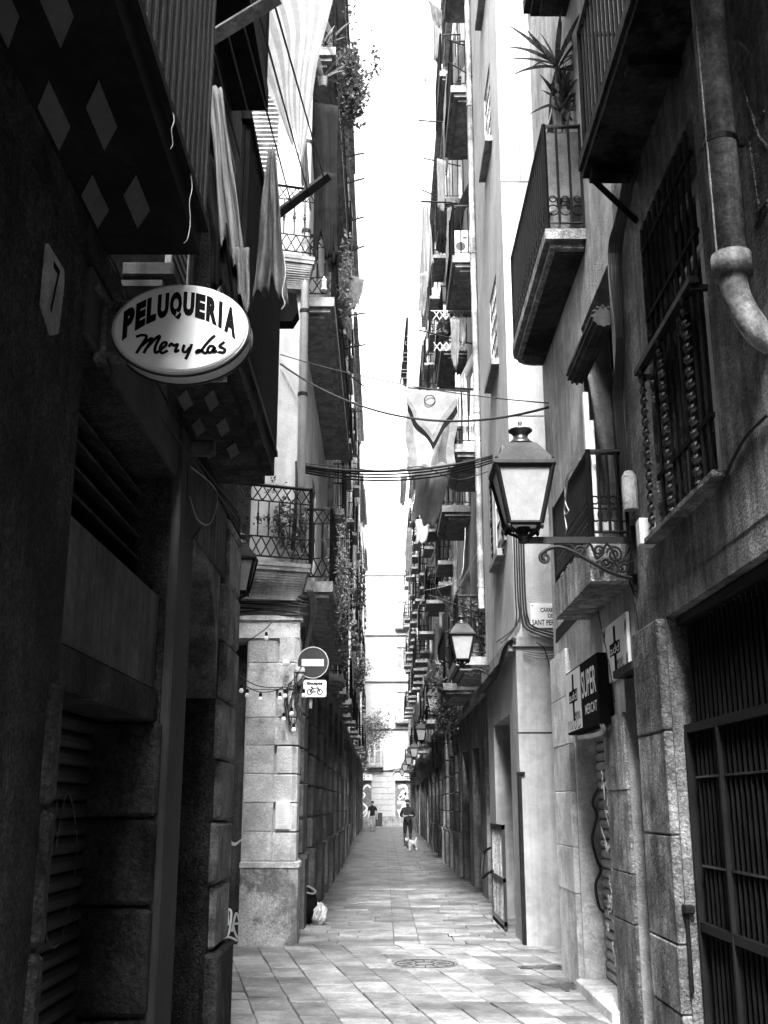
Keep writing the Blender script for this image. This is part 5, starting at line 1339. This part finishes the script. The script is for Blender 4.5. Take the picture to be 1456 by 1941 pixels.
hang('hanging_cloth', ((592, 195), (640, 200), (596, 470), (640, 485)), 14.0, 'cloth_dark', 'black sheet hung over the end of an upper balcony past the white downpipe', 'sheet', 3, .025)
hang('hanging_cloth', ((612, 325), (640, 330), (616, 480), (640, 485)), 13.95, 'cloth_dark', 'second black sheet overlapping the first on the upper balcony end', 'sheet', 2, .02)
# strings dangling from towel
b = MB(); b.tube(smooth_line([tuple(PY(a, c, 5.25)) for a, c in ((538, 480), (541, 520), (535, 555), (540, 575), (534, 586))]), .003, 4); obj('string', b, 'cable_light', label='thin looped string dangling beside the grey towel', cat='string')
# box lantern behind the towel
q = PY(545, 590, 8.6)
t = empty('box_lamp', (q.x, 8.6, q.z - .12), 'black box floodlight hanging behind the grey towel', 'lamp')
b = MB(); b.add([(q.x - .10, 8.5, q.z + .14), (q.x + .08, 8.5, q.z + .12), (q.x + .10, 8.5, q.z - .05), (q.x + .05, 8.5, q.z - .14), (q.x - .08, 8.5, q.z - .14)] + [(q.x - .10, 8.66, q.z + .14), (q.x + .08, 8.66, q.z + .12), (q.x + .10, 8.66, q.z - .05), (q.x + .05, 8.66, q.z - .14), (q.x - .08, 8.66, q.z - .14)],
                 [(0, 1, 2, 3, 4), (5, 6, 7, 8, 9)] + [(i, (i + 1) % 5, 5 + (i + 1) % 5, 5 + i) for i in range(5)]); obj('lamp_body', b, 'sign_black', t)
b = MB(); b.tube([(q.x, 8.55, q.z + .12), (q.x - .02, 8.55, q.z + .22), (LX, 8.55, q.z + .24)], .012, 6); obj('lamp_arm', b, 'iron', t)

# ================================================================ FLAGS AND LAUNDRY
def flag_pole(a, b_, lab, r=.014, m='iron', name='flagpole', cat='pole', barbs=0):
    b = MB(); b.tube([tuple(a), tuple(b_)], r, 6)
    for k in range(barbs):
        p = Vector(a).lerp(Vector(b_), .35 + .6 * k / max(1, barbs)); b.tube([tuple(p), tuple(p + Vector((0, 0, .07)))], r * .6, 4)
    return obj(name, b, m, label=lab, cat=cat)
# big chevron flag: stripes and chevron are separate flat fields of cloth
FY = 17.2
A = [PY(768, 738, FY), PY(868, 742, FY), PY(772, 885, FY), PY(862, 880, FY)]
base_f = cloth_fn(A[0], A[1], A[2], A[3], 1.3, .035, (0, 1, 0), .2)
FL = empty('chevron_flag', A[0], 'large flag with a pale chevron, a ring and vertical stripes hung from the right-row balcony', 'flag')
tri = lambda u, a, c: a - abs(u - .5) * 2 * c
fields = [('chevron_field', 'cloth_light', lambda u: 0.0, lambda u: tri(u, .58, .50)), ('chevron_band', 'cloth_mid', lambda u: tri(u, .58, .50), lambda u: tri(u, .68, .50)), ('chevron_band', 'cloth_dark', lambda u: tri(u, .68, .50), lambda u: tri(u, .78, .50))]
for nm, m_, f0, f1 in fields:
    b = MB(); b.sheet(lambda u, v: base_f(u, f0(u) + (f1(u) - f0(u)) * v), 30, 8); obj(nm, b, m_, FL, smooth=True)
for k, m_ in enumerate(('cloth_mid', 'cloth_light', 'cloth_white', 'cloth_mid', 'cloth_grey', 'cloth_mid')):
    b = MB(); f = lambda u, v, k=k: base_f((k + u) / 6, tri((k + u) / 6, .78, .50) + (1 - tri((k + u) / 6, .78, .50)) * v); b.sheet(f, 6, 12); obj('stripe', b, m_, FL, smooth=True)
b = MB(); c_ = base_f(.46, .14); b.tube([(c_.x + .09 * math.cos(6.283 * k / 24), c_.y - .03, c_.z + .09 * math.sin(6.283 * k / 24)) for k in range(24)], .008, 5, closed=True); obj('ring_emblem', b, 'cloth_dark', FL)
flag_pole(PY(772, 735, FY), PY(890, 742, 17.28), 'thin dark pole carrying the chevron flag', .016)
hang('hanging_sheet', ((792, 872), (862, 842), (780, 990), (832, 990)), 18.2, 'cloth_light', 'pale sheet hanging below the chevron flag', 'sheet', 1.6, .05)
hang('long_banner', ((799, 388), (812, 386), (794, 598), (823, 500)), 17.6, 'cloth_light', 'long drooping pale banner hanging from a thin pole over the street', 'banner', 1.6, .05)
hang('long_banner', ((796, 520), (812, 515), (793, 598), (806, 596)), 17.55, 'cloth_mid', 'darker lower tail of the long drooping pale banner', 'banner', 1.4, .03)
flag_pole(PY(798, 382, 17.6), PY(856, 384, 17.62), 'thin pole holding the long drooping banner', .018)
p0 = [PY(770, 602, 18.6), PY(774, 602, 18.6), PY(758, 728, 18.6), PY(772, 728, 18.6)]
PN = empty('pennant', p0[2], 'narrow dark pennant with white block letters hanging over the street', 'pennant')
b = MB(); b.sheet(cloth_fn(p0[0], p0[1], p0[2], p0[3], 1.2, .02, (0, 1, 0)), 8, 16); obj('pennant_cloth', b, 'cloth_dark', PN)
b = MB()
for k in range(6):
    z_ = p0[0].z + (p0[2].z - p0[0].z) * (.28 + .12 * k); s_ = .025 + .006 * k; x_ = p0[0].x + (p0[2].x - p0[0].x) * (.28 + .12 * k) + .06
    b.tube([(x_ + sx * s_, 18.57, z_ + sz * s_) for sx, sz in ((-1, -1), (1, -1), (1, 1), (-1, 1))][:4 if k % 2 else 3], .008, 4, closed=bool(k % 2))
obj('lettering', b, 'cloth_white', PN)
flag_pole(PY(766, 601, 18.6), PY(850, 612, 18.6), 'thin wire holding the dark lettered pennant', .006, 'cable')
# laundry, upper right
for i, (px, Y, m_, lab) in enumerate(((((808, -20), (822, -15), (806, 150), (816, 190)), 22, 'cloth_white', 'white shirt drying high on the right row'), (((823, 20), (838, 40), (822, 110), (836, 130)), 22.4, 'cloth_light', 'light towel drying high on the right row'),
                                      (((846, 140), (860, 142), (846, 210), (866, 216)), 20, 'cloth_dark', 'black garment drying high on the right row'), (((812, 0), (838, 20), (820, 40), (838, 55)), 21.6, 'cloth_grey', 'grey garment bunched on the highest drying line'),
                                      (((760, 905), (772, 905), (758, 960), (768, 955)), 26, 'cloth_grey', 'small dark cloth hanging beyond the chevron flag'), (((848, 395), (858, 392), (846, 455), (862, 470)), 19, 'cloth_mid', 'patterned cloth hung on the air-conditioned balcony'),
                                      (((838, 230), (850, 232), (842, 320), (850, 325)), 21, 'cloth_grey', 'narrow grey cloth drying above the air-conditioned balcony'), (((828, 300), (845, 305), (830, 395), (843, 400)), 20.6, 'cloth_light', 'light shirt drying left of the air-conditioned balcony'),
                                      (((828, 398), (850, 402), (830, 452), (850, 464)), 20.4, 'cloth_dark', 'dark trousers drying left of the air-conditioned balcony'), (((770, 865), (802, 862), (775, 908), (792, 902)), 24, 'cloth_light', 'light cloth tucked behind the foot of the chevron flag'),
                                      (((788, 985), (814, 985), (790, 1032), (810, 1026)), 24, 'cloth_white', 'white cloth hanging lowest under the chevron flag'), (((770, 1000), (781, 1000), (768, 1088), (781, 1084)), 30, 'cloth_mid', 'grey cloth hanging far down the right row below the flags'),
                                      (((854, 604), (872, 606), (856, 690), (868, 700)), 18.0, 'cloth_mid', 'folded grey awning hanging beside the scissor drying rack'), (((655, 600), (668, 603), (657, 640), (666, 650)), 24, 'cloth_grey', 'small dark cloth pegged on a left-row drying rod'),
                                      (((858, 600), (885, 604), (866, 640), (882, 655)), 18.2, 'cloth_light', 'white cloth bulging from a balcony above the chevron flag'), (((652, 517), (692, 530), (655, 590), (680, 580)), 22, 'cloth_mid', 'grey flag on the left row tilted over the street'))):
    hang('laundry', px, Y, m_, lab, 'laundry', 2, .03, 14, 10)
rods = [((643, 111), (667, 112), 19.5, 'first'), ((672, 216), (686, 219), 22, 'second'), ((637, 301), (691, 290), 22, 'third'), ((640, 352), (691, 338), 22, 'fourth'), ((645, 424), (690, 411), 22, 'fifth'), ((649, 482), (691, 466), 22, 'sixth'),
        ((650, 600), (694, 593), 24, 'seventh'), ((652, 661), (693, 653), 24, 'eighth'), ((655, 780), (686, 779), 28, 'ninth'), ((655, 706), (690, 732), 26, 'tenth')]
for (p, q, Y, od) in rods:
    e = PY(p[0], p[1], Y); e2 = PY(q[0], q[1], Y)
    d = (e2 - e).normalized(); X_ = -1.18 if Y < 21.5 else -1.20
    e = e + d * ((X_ - e.x) / d.x)
    flag_pole(e, e2, od + ' drying rod down from the roof on the left row', .019, name='drying_rod', cat='drying rod', barbs=4)
for (p, q, Y, od) in (((906, 95), (848, 75), 17.25, 'first'), ((895, 145), (850, 118), 17.2, 'second'), ((842, 232), (793, 228), 20, 'third'), ((850, 310), (803, 300), 22, 'fourth'), ((828, 372), (800, 360), 22, 'fifth'), ((860, 385), (802, 381), 19, 'sixth'),
                      ((850, 640), (792, 625), 19, 'seventh'), ((905, 1160), (812, 1128), 17.4, 'eighth'), ((860, 1175), (818, 1095), 17.9, 'ninth')):
    e = PY(p[0], p[1], Y); e2 = PY(q[0], q[1], Y); d = (e2 - e).normalized(); X_ = 1.70 if Y < 17.3 else 1.78
    e = e + d * ((X_ - e.x) / d.x)
    flag_pole(e, e2, od + ' drying rod down from the roof on the right row', .014, name='drying_rod', cat='drying rod', barbs=3)
# folding drying rack on the right row
q = PY(815, 620, 19)
FR = empty('folding_rack', q, 'white scissor drying rack unfolded from a right-row balcony', 'drying rack')
for (zz, od) in ((PY(815, 600, 19).z, 0), (PY(815, 660, 19).z, 1)):
    b = MB()
    for k in range(5):
        x = 1.55 - k * .12
        b.tube([(x, 19, zz + .12), (x - .12, 19, zz - .06)], .010, 4); b.tube([(x, 19, zz - .06), (x - .12, 19, zz + .12)], .010, 4)
    obj('scissor_arm', b, 'frame_white', FR)
b = MB(); b.tube([(1.78, 19, PY(815, 600, 19).z + .12), (.9, 19, PY(815, 600, 19).z + .12)], .012, 5); obj('rack_bar', b, 'frame_white', FR)
# reed fence, cooler and washing machine on the first right-row house
q = PY(893, 720, 17.36)
RF = empty('reed_fence', q, 'split reed fence standing ragged above a right-row balcony rail', 'fence')
rg = random.Random(14); first = None
for k in range(34):
    x = 1.24 + k * .0165; h_ = rg.uniform(.85, 1.05)
    if first is None: b = MB(); b.tube([(x, 17.40, 7.85), (x, 17.40, 8.80)], .007, 5); first = obj('reed', b, 'reed', RF); base = WL[first.name].copy(); x0_ = x
    else: inst('reed', first, base + Vector((x - x0_, 0, 0)), RF, (1, 1, h_), (0, rg.uniform(-.05, .05), 0))
b = MB(); b.tube([(1.22, 17.39, 8.55), (1.80, 17.39, 8.52)], .014, 5); obj('tie_rail', b, 'cable', RF)
AC = empty('air_conditioner', (1.5, 17.6, 11.08), 'white air-conditioning unit on an upper right-row balcony', 'air conditioner')
b = MB(); b.cbox(1.27, 1.62, 17.45, 17.85, 11.10, 11.62, .01); obj('unit_body', b, 'frame_white', AC)
b = MB(); b.box(1.42, 1.50, 17.444, 17.449, 11.45, 11.49); b.box(1.54, 1.57, 17.444, 17.449, 11.3, 11.5); b.lathe((1.38, 17.447, 11.3), ((.09, 0), (.09, .003), (0, .003)), 16, 'y'); obj('vent', b, 'frame_dark', AC)
WM = empty('storage_chest', (1.55, 17.7, 7.52), 'white storage chest on the balcony with the reed fence', 'chest')
b = MB(); b.cbox(1.36, 1.76, 17.5, 17.9, 7.54, 8.02, .012); obj('chest_body', b, 'frame_white', WM); b = MB(); b.cbox(1.35, 1.77, 17.49, 17.91, 8.025, 8.07, .01); obj('lid', b, 'sign_grey', WM)
# white post and knotted cord on the middle right balcony
q = PX(1108, 800, 1.52)
PO = empty('blind_post', (1.52, 7.66, 3.5), 'white plastic post with a knotted cord on the middle right balcony', 'post')
b = MB(); b.cbox(1.51, 1.55, 7.64, 7.70, 3.46, 4.62, .006); b.cbox(1.55, 1.585, 7.66, 7.71, 3.46, 4.40, .005); obj('post', b, 'frame_white', PO)
b = MB(); b.tube(smooth_line([tuple(PX(a, c, 1.46)) for a, c in ((1100, 870), (1074, 905), (1072, 950), (1078, 968), (1070, 972), (1074, 930), (1076, 905), (1070, 965), (1074, 1000), (1071, 1015))]), .005, 5); obj('knotted_cord', b, 'cable_light', PO)

# ================================================================ PLANTS
def plant(name, lab, c, rad, n, l, seed, m='leaf', pot=None, droop=0.0, cat='plant'):
    rg = random.Random(seed)
    t = empty(name, (c[0], c[1], (pot[2] if pot else c[2])), lab, cat)
    if pot:
        b = MB(); r_ = pot[3]; b.lathe(pot[:3], ((r_ * .7, 0), (r_, r_ * 1.6), (r_ * 1.08, r_ * 1.6), (r_ * 1.08, r_ * 1.85), (0, r_ * 1.8)), 12); obj('pot', b, 'pot', t)
    b = MB()
    for k in range(6):
        p = (pot[0], pot[1], pot[2] + pot[3] * 1.6) if pot else (c[0] + rg.uniform(-.5, .5) * rad[0], c[1] + rg.uniform(-.5, .5) * rad[1], c[2] + (rad[2] * .4 if droop else -rad[2] * .6))
        q = Vector((c[0] + rg.uniform(-.6, .6) * rad[0], c[1] + rg.uniform(-.6, .6) * rad[1], c[2] + rg.uniform(-.6, .7) * rad[2]))
        b.tube([p, tuple(Vector(p).lerp(q, .5) + Vector((rg.uniform(-.04, .04), 0, .03))), tuple(q)], .008, 4)
    obj('stem', b, 'stem', t)
    b = MB(); b.foliage(c, rad, n, l, rg, droop); obj('foliage', b, m, t)
    return t
# yucca
YU = empty('yucca', (1.60, 8.72, 6.51), 'tall spiky yucca rising above the canvas-screened balcony', 'plant')
b = MB(); b.lathe((1.60, 8.74, 6.51), ((.09, 0), (.12, .22), (.13, .25), (.0, .24)), 14); obj('pot', b, 'pot', YU)
cr = [(PY(1056, 128, 8.72), 28, .56), (PY(1066, 195, 8.80), 20, .36), (PY(1048, 185, 8.7), 8, .14), (PY(1078, 215, 8.75), 14, .2), (PY(1062, 215, 8.68), 12, .2)]
b = MB()
for p, n, l in cr: b.tube(smooth_line([(1.60, 8.74, 6.73), (1.61, 8.74, (6.73 + p.z) / 2), tuple(p)]), .022, 7)
obj('trunk', b, 'stem', YU)
rg = random.Random(4); b = MB()
for p, n, l in cr:
    for k in range(n):
        el = rg.uniform(-.2, 1.5) if k % 3 else rg.uniform(.6, 1.5); b.blade(p + Vector((0, 0, rg.uniform(-.04, .04))), rg.uniform(0, 6.283), el, l * rg.uniform(.7, 1.12), .024 if l > .25 else .014, rg.uniform(.1, .9), 7)
obj('leaves', b, 'leaf', YU)
plant('potted_shrub', 'leafy potted shrub behind the lattice railing above the festoon bulbs', (-1.27, 13.22, 5.05), (.22, .08, .34), 420, .06, 31, pot=(-1.25, 13.3, 4.51, .10))
plant('potted_shrub', 'small leafy plant at the corner end of the lattice balcony', (-1.03, 13.28, 5.05), (.08, .06, .36), 160, .05, 32, pot=(-1.04, 13.3, 4.51, .08))
plant('trailing_plant', 'feathery trailing plant pouring over the balcony past the no-entry sign', (-.66, 15.6, 4.75), (.16, 1.1, .75), 2200, .055, 33, 'leaf_light', droop=.9)
plant('trailing_plant', 'dark trailing ivy hanging under the balcony past the no-entry sign', (-.62, 16.6, 4.15), (.07, .9, .5), 900, .05, 34, 'leaf', droop=1.0)
plant('potted_shrub', 'bushy shrub overhanging the highest left balcony rail', (-.52, 14.7, 12.6), (.20, .5, .75), 1700, .09, 35, pot=(-.85, 14.6, 12.81, .12))
plant('trailing_plant', 'grassy plant tufts hanging below the black sheets', (-.62, 15.6, 9.5), (.10, .7, .55), 500, .10, 36, 'leaf_light', droop=.5)
plant('potted_shrub', 'flowering pot plant spilling from the second left-row house', (-.72, 31.5, 5.4), (.24, .5, .55), 700, .10, 37, 'leaf_light')
plant('potted_shrub', 'scraggly dark plant above the flowering pot plant', (-.70, 31.0, 7.5), (.22, .4, .7), 260, .12, 38)
plant('climbing_plant', 'big bright leafy shrub overhanging near the far end house', (-.62, 70, 6.3), (.95, 1.2, .95), 1500, .16, 39, 'leaf_light')
plant('climbing_plant', 'drooping tendrils below the bright leafy shrub near the end house', (-1.1, 66, 4.9), (.35, 1.0, .9), 700, .13, 40, 'leaf_light', droop=.8)
plant('potted_shrub', 'leafy plant behind the railing beside the second street lantern', (1.42, 17.8, 4.55), (.22, .25, .55), 520, .09, 41, pot=(1.5, 17.9, 3.91, .14))
plant('climbing_plant', 'dense dark climber around the third street lantern', (1.38, 24.6, 3.7), (.28, .9, .6), 1300, .10, 42)
plant('potted_palm', 'spiky pot plant beyond the second street lantern bracket', (1.1, 21.5, 4.05), (.2, .25, .25), 200, .16, 43, 'leaf_light')
plant('potted_shrub', 'sprig plant above the scissor drying rack', (1.28, 20, 10.9), (.25, .3, .25), 220, .12, 44)
plant('trailing_plant', 'ivy strand hanging between balconies behind the chevron flag', (1.25, 21, 9.0), (.12, .3, .8), 420, .07, 45)
for (px, py, Y, od, s_) in ((612, 95, 14.2, 'upper', .62), (612, 150, 14.25, 'lower', .5)):
    c_ = PY(px, py, Y)
    t = empty('agave', c_ - Vector((0, 0, .12)), od + ' spiky agave on the highest left balcony past the white downpipe', 'plant')
    b = MB(); b.lathe((c_.x, c_.y, c_.z - .14), ((.06, 0), (.09, .14), (0, .13)), 10); obj('pot', b, 'pot', t)
    b = MB(); rg = random.Random(px + py)
    for k in range(14): b.blade(c_, rg.uniform(0, 6.283), rg.uniform(.1, 1.4), s_ * rg.uniform(.6, 1.1), .024, rg.uniform(.0, .9), 6)
    obj('leaves', b, 'leaf_light', t)
# glass storm lantern on the left balcony
q = PY(615, 545, 14.1)
SL = empty('storm_lantern', q, 'small glass storm lantern standing on the left balcony rail', 'lantern')
b = MB(); b.lathe((q.x, 14.02, q.z - .08), ((.045, 0), (.045, .015), (.0, .015)), 10); obj('lantern_base', b, 'frame_white', SL)
b = MB(); b.lathe((q.x, 14.02, q.z + .06), ((.045, 0), (.03, .03), (.012, .04), (.012, .07), (0, .07)), 10); obj('lantern_cap', b, 'frame_white', SL)
b = MB(); b.lathe((q.x, 14.02, q.z - .065), ((.038, 0), (.038, .125)), 10); obj('lantern_glass', b, 'lamp_glass', SL)

# ================================================================ PEOPLE AND DOG
def skin_mesh(verts, edges, radii, root=0, sub=2):
    me = bpy.data.meshes.new('figure'); me.from_pydata(verts, edges, [])
    o = bpy.data.objects.new('figure', me); COL.objects.link(o)
    m = o.modifiers.new('skin', 'SKIN'); m.use_smooth_shade = True
    s = o.modifiers.new('sub', 'SUBSURF'); s.levels = sub; s.render_levels = sub
    for i, r in enumerate(radii):
        d = me.skin_vertices[0].data[i]; d.radius = (r, r) if isinstance(r, (int, float)) else r; d.use_root = (i == root)
    dg = bpy.context.evaluated_depsgraph_get()
    out = bpy.data.meshes.new_from_object(o.evaluated_get(dg))
    bpy.data.objects.remove(o); bpy.data.meshes.remove(me)
    return out
def person(lab, pose, loc, rotz, mats, zones, beard=False):
    V, E_, RR, idx = [], [], [], {}
    for nm, p, r, par in pose:
        idx[nm] = len(V); V.append(p); RR.append(r)
        if par: E_.append((idx[par], idx[nm]))
    me = skin_mesh(V, E_, RR)
    for m_ in mats: me.materials.append(MATS[m_])
    for p in me.polygons:
        p.use_smooth = True; p.material_index = zones(p.center)
    t = empty('person', (0, 0, 0), lab, 'person')
    body = bpy.data.objects.new('body', me); COL.objects.link(body); body.parent = t; WL[body.name] = Vector((0, 0, 0))
    h = Vector(V[idx['head']])
    b = MB(); lump(b, (h.x, h.y + .012, h.z + .055), (.098, .105, .085), 3, 14, 8, .03); obj('hair', b, 'hair', t, smooth=True)
    if beard: b = MB(); lump(b, (h.x, h.y - .055, h.z - .085), (.065, .05, .05), 4, 12, 8, .03); obj('beard', b, 'hair', t, smooth=True)
    b = MB(); b.add([(h.x - .014, h.y - .095, h.z - .015), (h.x + .014, h.y - .095, h.z - .015), (h.x, h.y - .125, h.z - .02), (h.x, h.y - .098, h.z + .03)], ((0, 1, 2), (0, 2, 3), (1, 2, 3))); obj('nose', b, 'skin', t)
    for sx in (-1, 1):
        b = MB(); lump(b, (h.x + sx * .035, h.y - .088, h.z + .018), (.014, .008, .008), 2, 8, 5, 0); obj('eye', b, 'hair', t)
        hd = Vector(V[idx['hand' + ('L' if sx < 0 else 'R')]]); wr = Vector(V[idx['wrist' + ('L' if sx < 0 else 'R')]]); d = (hd - wr).normalized()
        e = d.cross(Vector((0, 0, 1))); e = e.normalized() if e.length > .1 else Vector((0, 1, 0))
        b = MB()
        for k in range(4):
            o0 = hd + e * (.028 - .018 * k) + d * .02; b.tube([tuple(o0), tuple(o0 + d * .04), tuple(o0 + d * (.06 + .008 * (k in (1, 2))) + Vector((0, 0, -.025)))], .009, 6)
        o0 = hd + e * .03 * sx - d * .01; b.tube([tuple(o0), tuple(o0 + d * .03 + e * .03 * sx), tuple(o0 + d * .06 + e * .025 * sx)], .010, 6)
        obj('fingers', b, 'skin', t, smooth=True)
    t.location = loc; t.rotation_euler = (0, 0, rotz)
    return t
def pose_std(armL, armR, legL, legR):
    P = [('pelvis', (0, 0, .95), (.15, .115), None), ('waist', (0, 0, 1.10), (.145, .11), 'pelvis'), ('chest', (0, .005, 1.32), (.17, .12), 'waist'), ('neck', (0, 0, 1.47), .062, 'chest'), ('jaw', (0, -.02, 1.56), .072, 'neck'), ('head', (0, -.02, 1.645), (.088, .10), 'jaw'), ('crown', (0, -.01, 1.72), .07, 'head')]
    for s, nm, arm, leg in ((-1, 'L', armL, legL), (1, 'R', armR, legR)):
        P += [('sh' + nm, (s * .185, .005, 1.40), .078, 'chest'), ('el' + nm, arm[0], .055, 'sh' + nm), ('wrist' + nm, arm[1], .036, 'el' + nm), ('hand' + nm, arm[2], .038, 'wrist' + nm)]
        P += [('hip' + nm, (s * .095, 0, .86), .105, 'pelvis'), ('knee' + nm, leg[0], .072, 'hip' + nm), ('ankle' + nm, leg[1], .046, 'knee' + nm), ('toe' + nm, leg[2], .040, 'ankle' + nm)]
    return P
def zones1(c):
    if c.z > 1.50 or (c.y < -.17 and c.z > 1.0): return 0
    if c.z > .90: return 1
    if c.z > .50: return 2
    return 3
p1 = PZ(773, 1604, .02)
person('person in dark long top and knee-length shorts walking the small white dog', pose_std(((-.27, .03, 1.14), (-.15, -.20, 1.12), (-.10, -.27, 1.14)), ((.27, .03, 1.14), (.16, -.20, 1.14), (.11, -.27, 1.16)),
       ((-.11, -.03, .50), (-.11, .03, .09), (-.12, -.10, .045)), ((.11, .0, .50), (.10, .05, .09), (.11, -.08, .045))), (p1.x, p1.y, .022), R(3), ('skin', 'shirt_dark', 'shorts', 'shoe'), zones1, beard=True)
def zones2(c):
    if c.z > 1.49: return 0
    if c.z > .93 and not (abs(c.x) > .215 and c.z < 1.22): return 1
    if abs(c.x) > .20 and c.z > .7: return 0
    return 2 if c.z > .11 else 3
p2 = PZ(706, 1577, .02)
person('person in black t-shirt and light trousers walking towards the camera', pose_std(((-.26, .02, 1.14), (-.27, -.06, .90), (-.27, -.09, .82)), ((.26, .05, 1.14), (.28, .04, .90), (.28, .03, .82)),
       ((-.09, -.12, .50), (-.08, .02, .10), (-.09, -.11, .05)), ((.10, .02, .50), (.10, .18, .14), (.11, .08, .05))), (p2.x, p2.y, .022), R(-4), ('skin', 'shirt_black', 'jeans', 'shoe'), zones2)
# small white dog
DV = [('rump', (.17, 0, .27), (.085, .09)), ('belly', (.02, 0, .27), (.075, .085)), ('chest', (-.13, 0, .28), (.09, .10)), ('neck', (-.22, -.02, .34), .065), ('head', (-.28, -.05, .38), .065), ('muz', (-.36, -.08, .35), .034), ('tail1', (.25, 0, .36), .028), ('tail2', (.27, 0, .46), .022),
      ('fl1', (-.14, -.06, .17), .04), ('fl2', (-.15, -.06, .09), .028), ('fl3', (-.16, -.065, .03), .026), ('fr1', (-.12, .06, .17), .04), ('fr2', (-.10, .06, .09), .028), ('fr3', (-.12, .065, .03), .026),
      ('hl1', (.13, -.065, .19), .05), ('hl2', (.21, -.065, .11), .026), ('hl3', (.18, -.065, .03), .026), ('hr1', (.16, .065, .19), .05), ('hr2', (.24, .065, .11), .026), ('hr3', (.21, .065, .03), .026)]
DE = [('rump', 'belly'), ('belly', 'chest'), ('chest', 'neck'), ('neck', 'head'), ('head', 'muz'), ('rump', 'tail1'), ('tail1', 'tail2'), ('chest', 'fl1'), ('fl1', 'fl2'), ('fl2', 'fl3'), ('chest', 'fr1'), ('fr1', 'fr2'), ('fr2', 'fr3'), ('rump', 'hl1'), ('hl1', 'hl2'), ('hl2', 'hl3'), ('rump', 'hr1'), ('hr1', 'hr2'), ('hr2', 'hr3')]
di = {d[0]: i for i, d in enumerate(DV)}
dm = skin_mesh([d[1] for d in DV], [(di[a], di[b_]) for a, b_ in DE], [d[2] for d in DV], 1)
dm.materials.append(MATS['fur'])
for p in dm.polygons: p.use_smooth = True
DG = empty('dog', (0, 0, 0), 'small white dog on the paving in front of the person in shorts', 'dog')
bo = bpy.data.objects.new('body', dm); COL.objects.link(bo); bo.parent = DG
for s in (-1, 1):
    b = MB(); lump(b, (-.26, -.04 + s * .055, .42), (.025, .015, .035), 3, 8, 6, .05); obj('ear', b, 'fur', DG)
    b = MB(); lump(b, (-.33, -.075 + s * .03, .385), (.009, .009, .009), 3, 8, 6, 0); obj('eye', b, 'hair', DG)
b = MB(); lump(b, (-.395, -.09, .355), (.014, .014, .012), 3, 8, 6, 0); obj('nose', b, 'hair', DG)
p3 = PZ(778, 1614, .02); DG.location = (p3.x + .03, p3.y, .02); DG.rotation_euler = (0, 0, R(48)); DG.scale = (1.05, 1.05, 1.05)
# notice board at the end of the street
q = PZ(721, 1566, .02)
AB = empty('standing_board', (q.x, 83.2, .02), 'dark standing board against the bright end house', 'board')
b = MB(); b.cbox(-.62, -.12, 83.3, 83.36, .12, 1.0, .01); obj('board_panel', b, 'frame_dark', AB)
b = MB(); b.box(-.60, -.56, 83.28, 83.38, .02, .12); b.box(-.18, -.14, 83.28, 83.38, .02, .12); obj('board_feet', b, 'iron', AB)
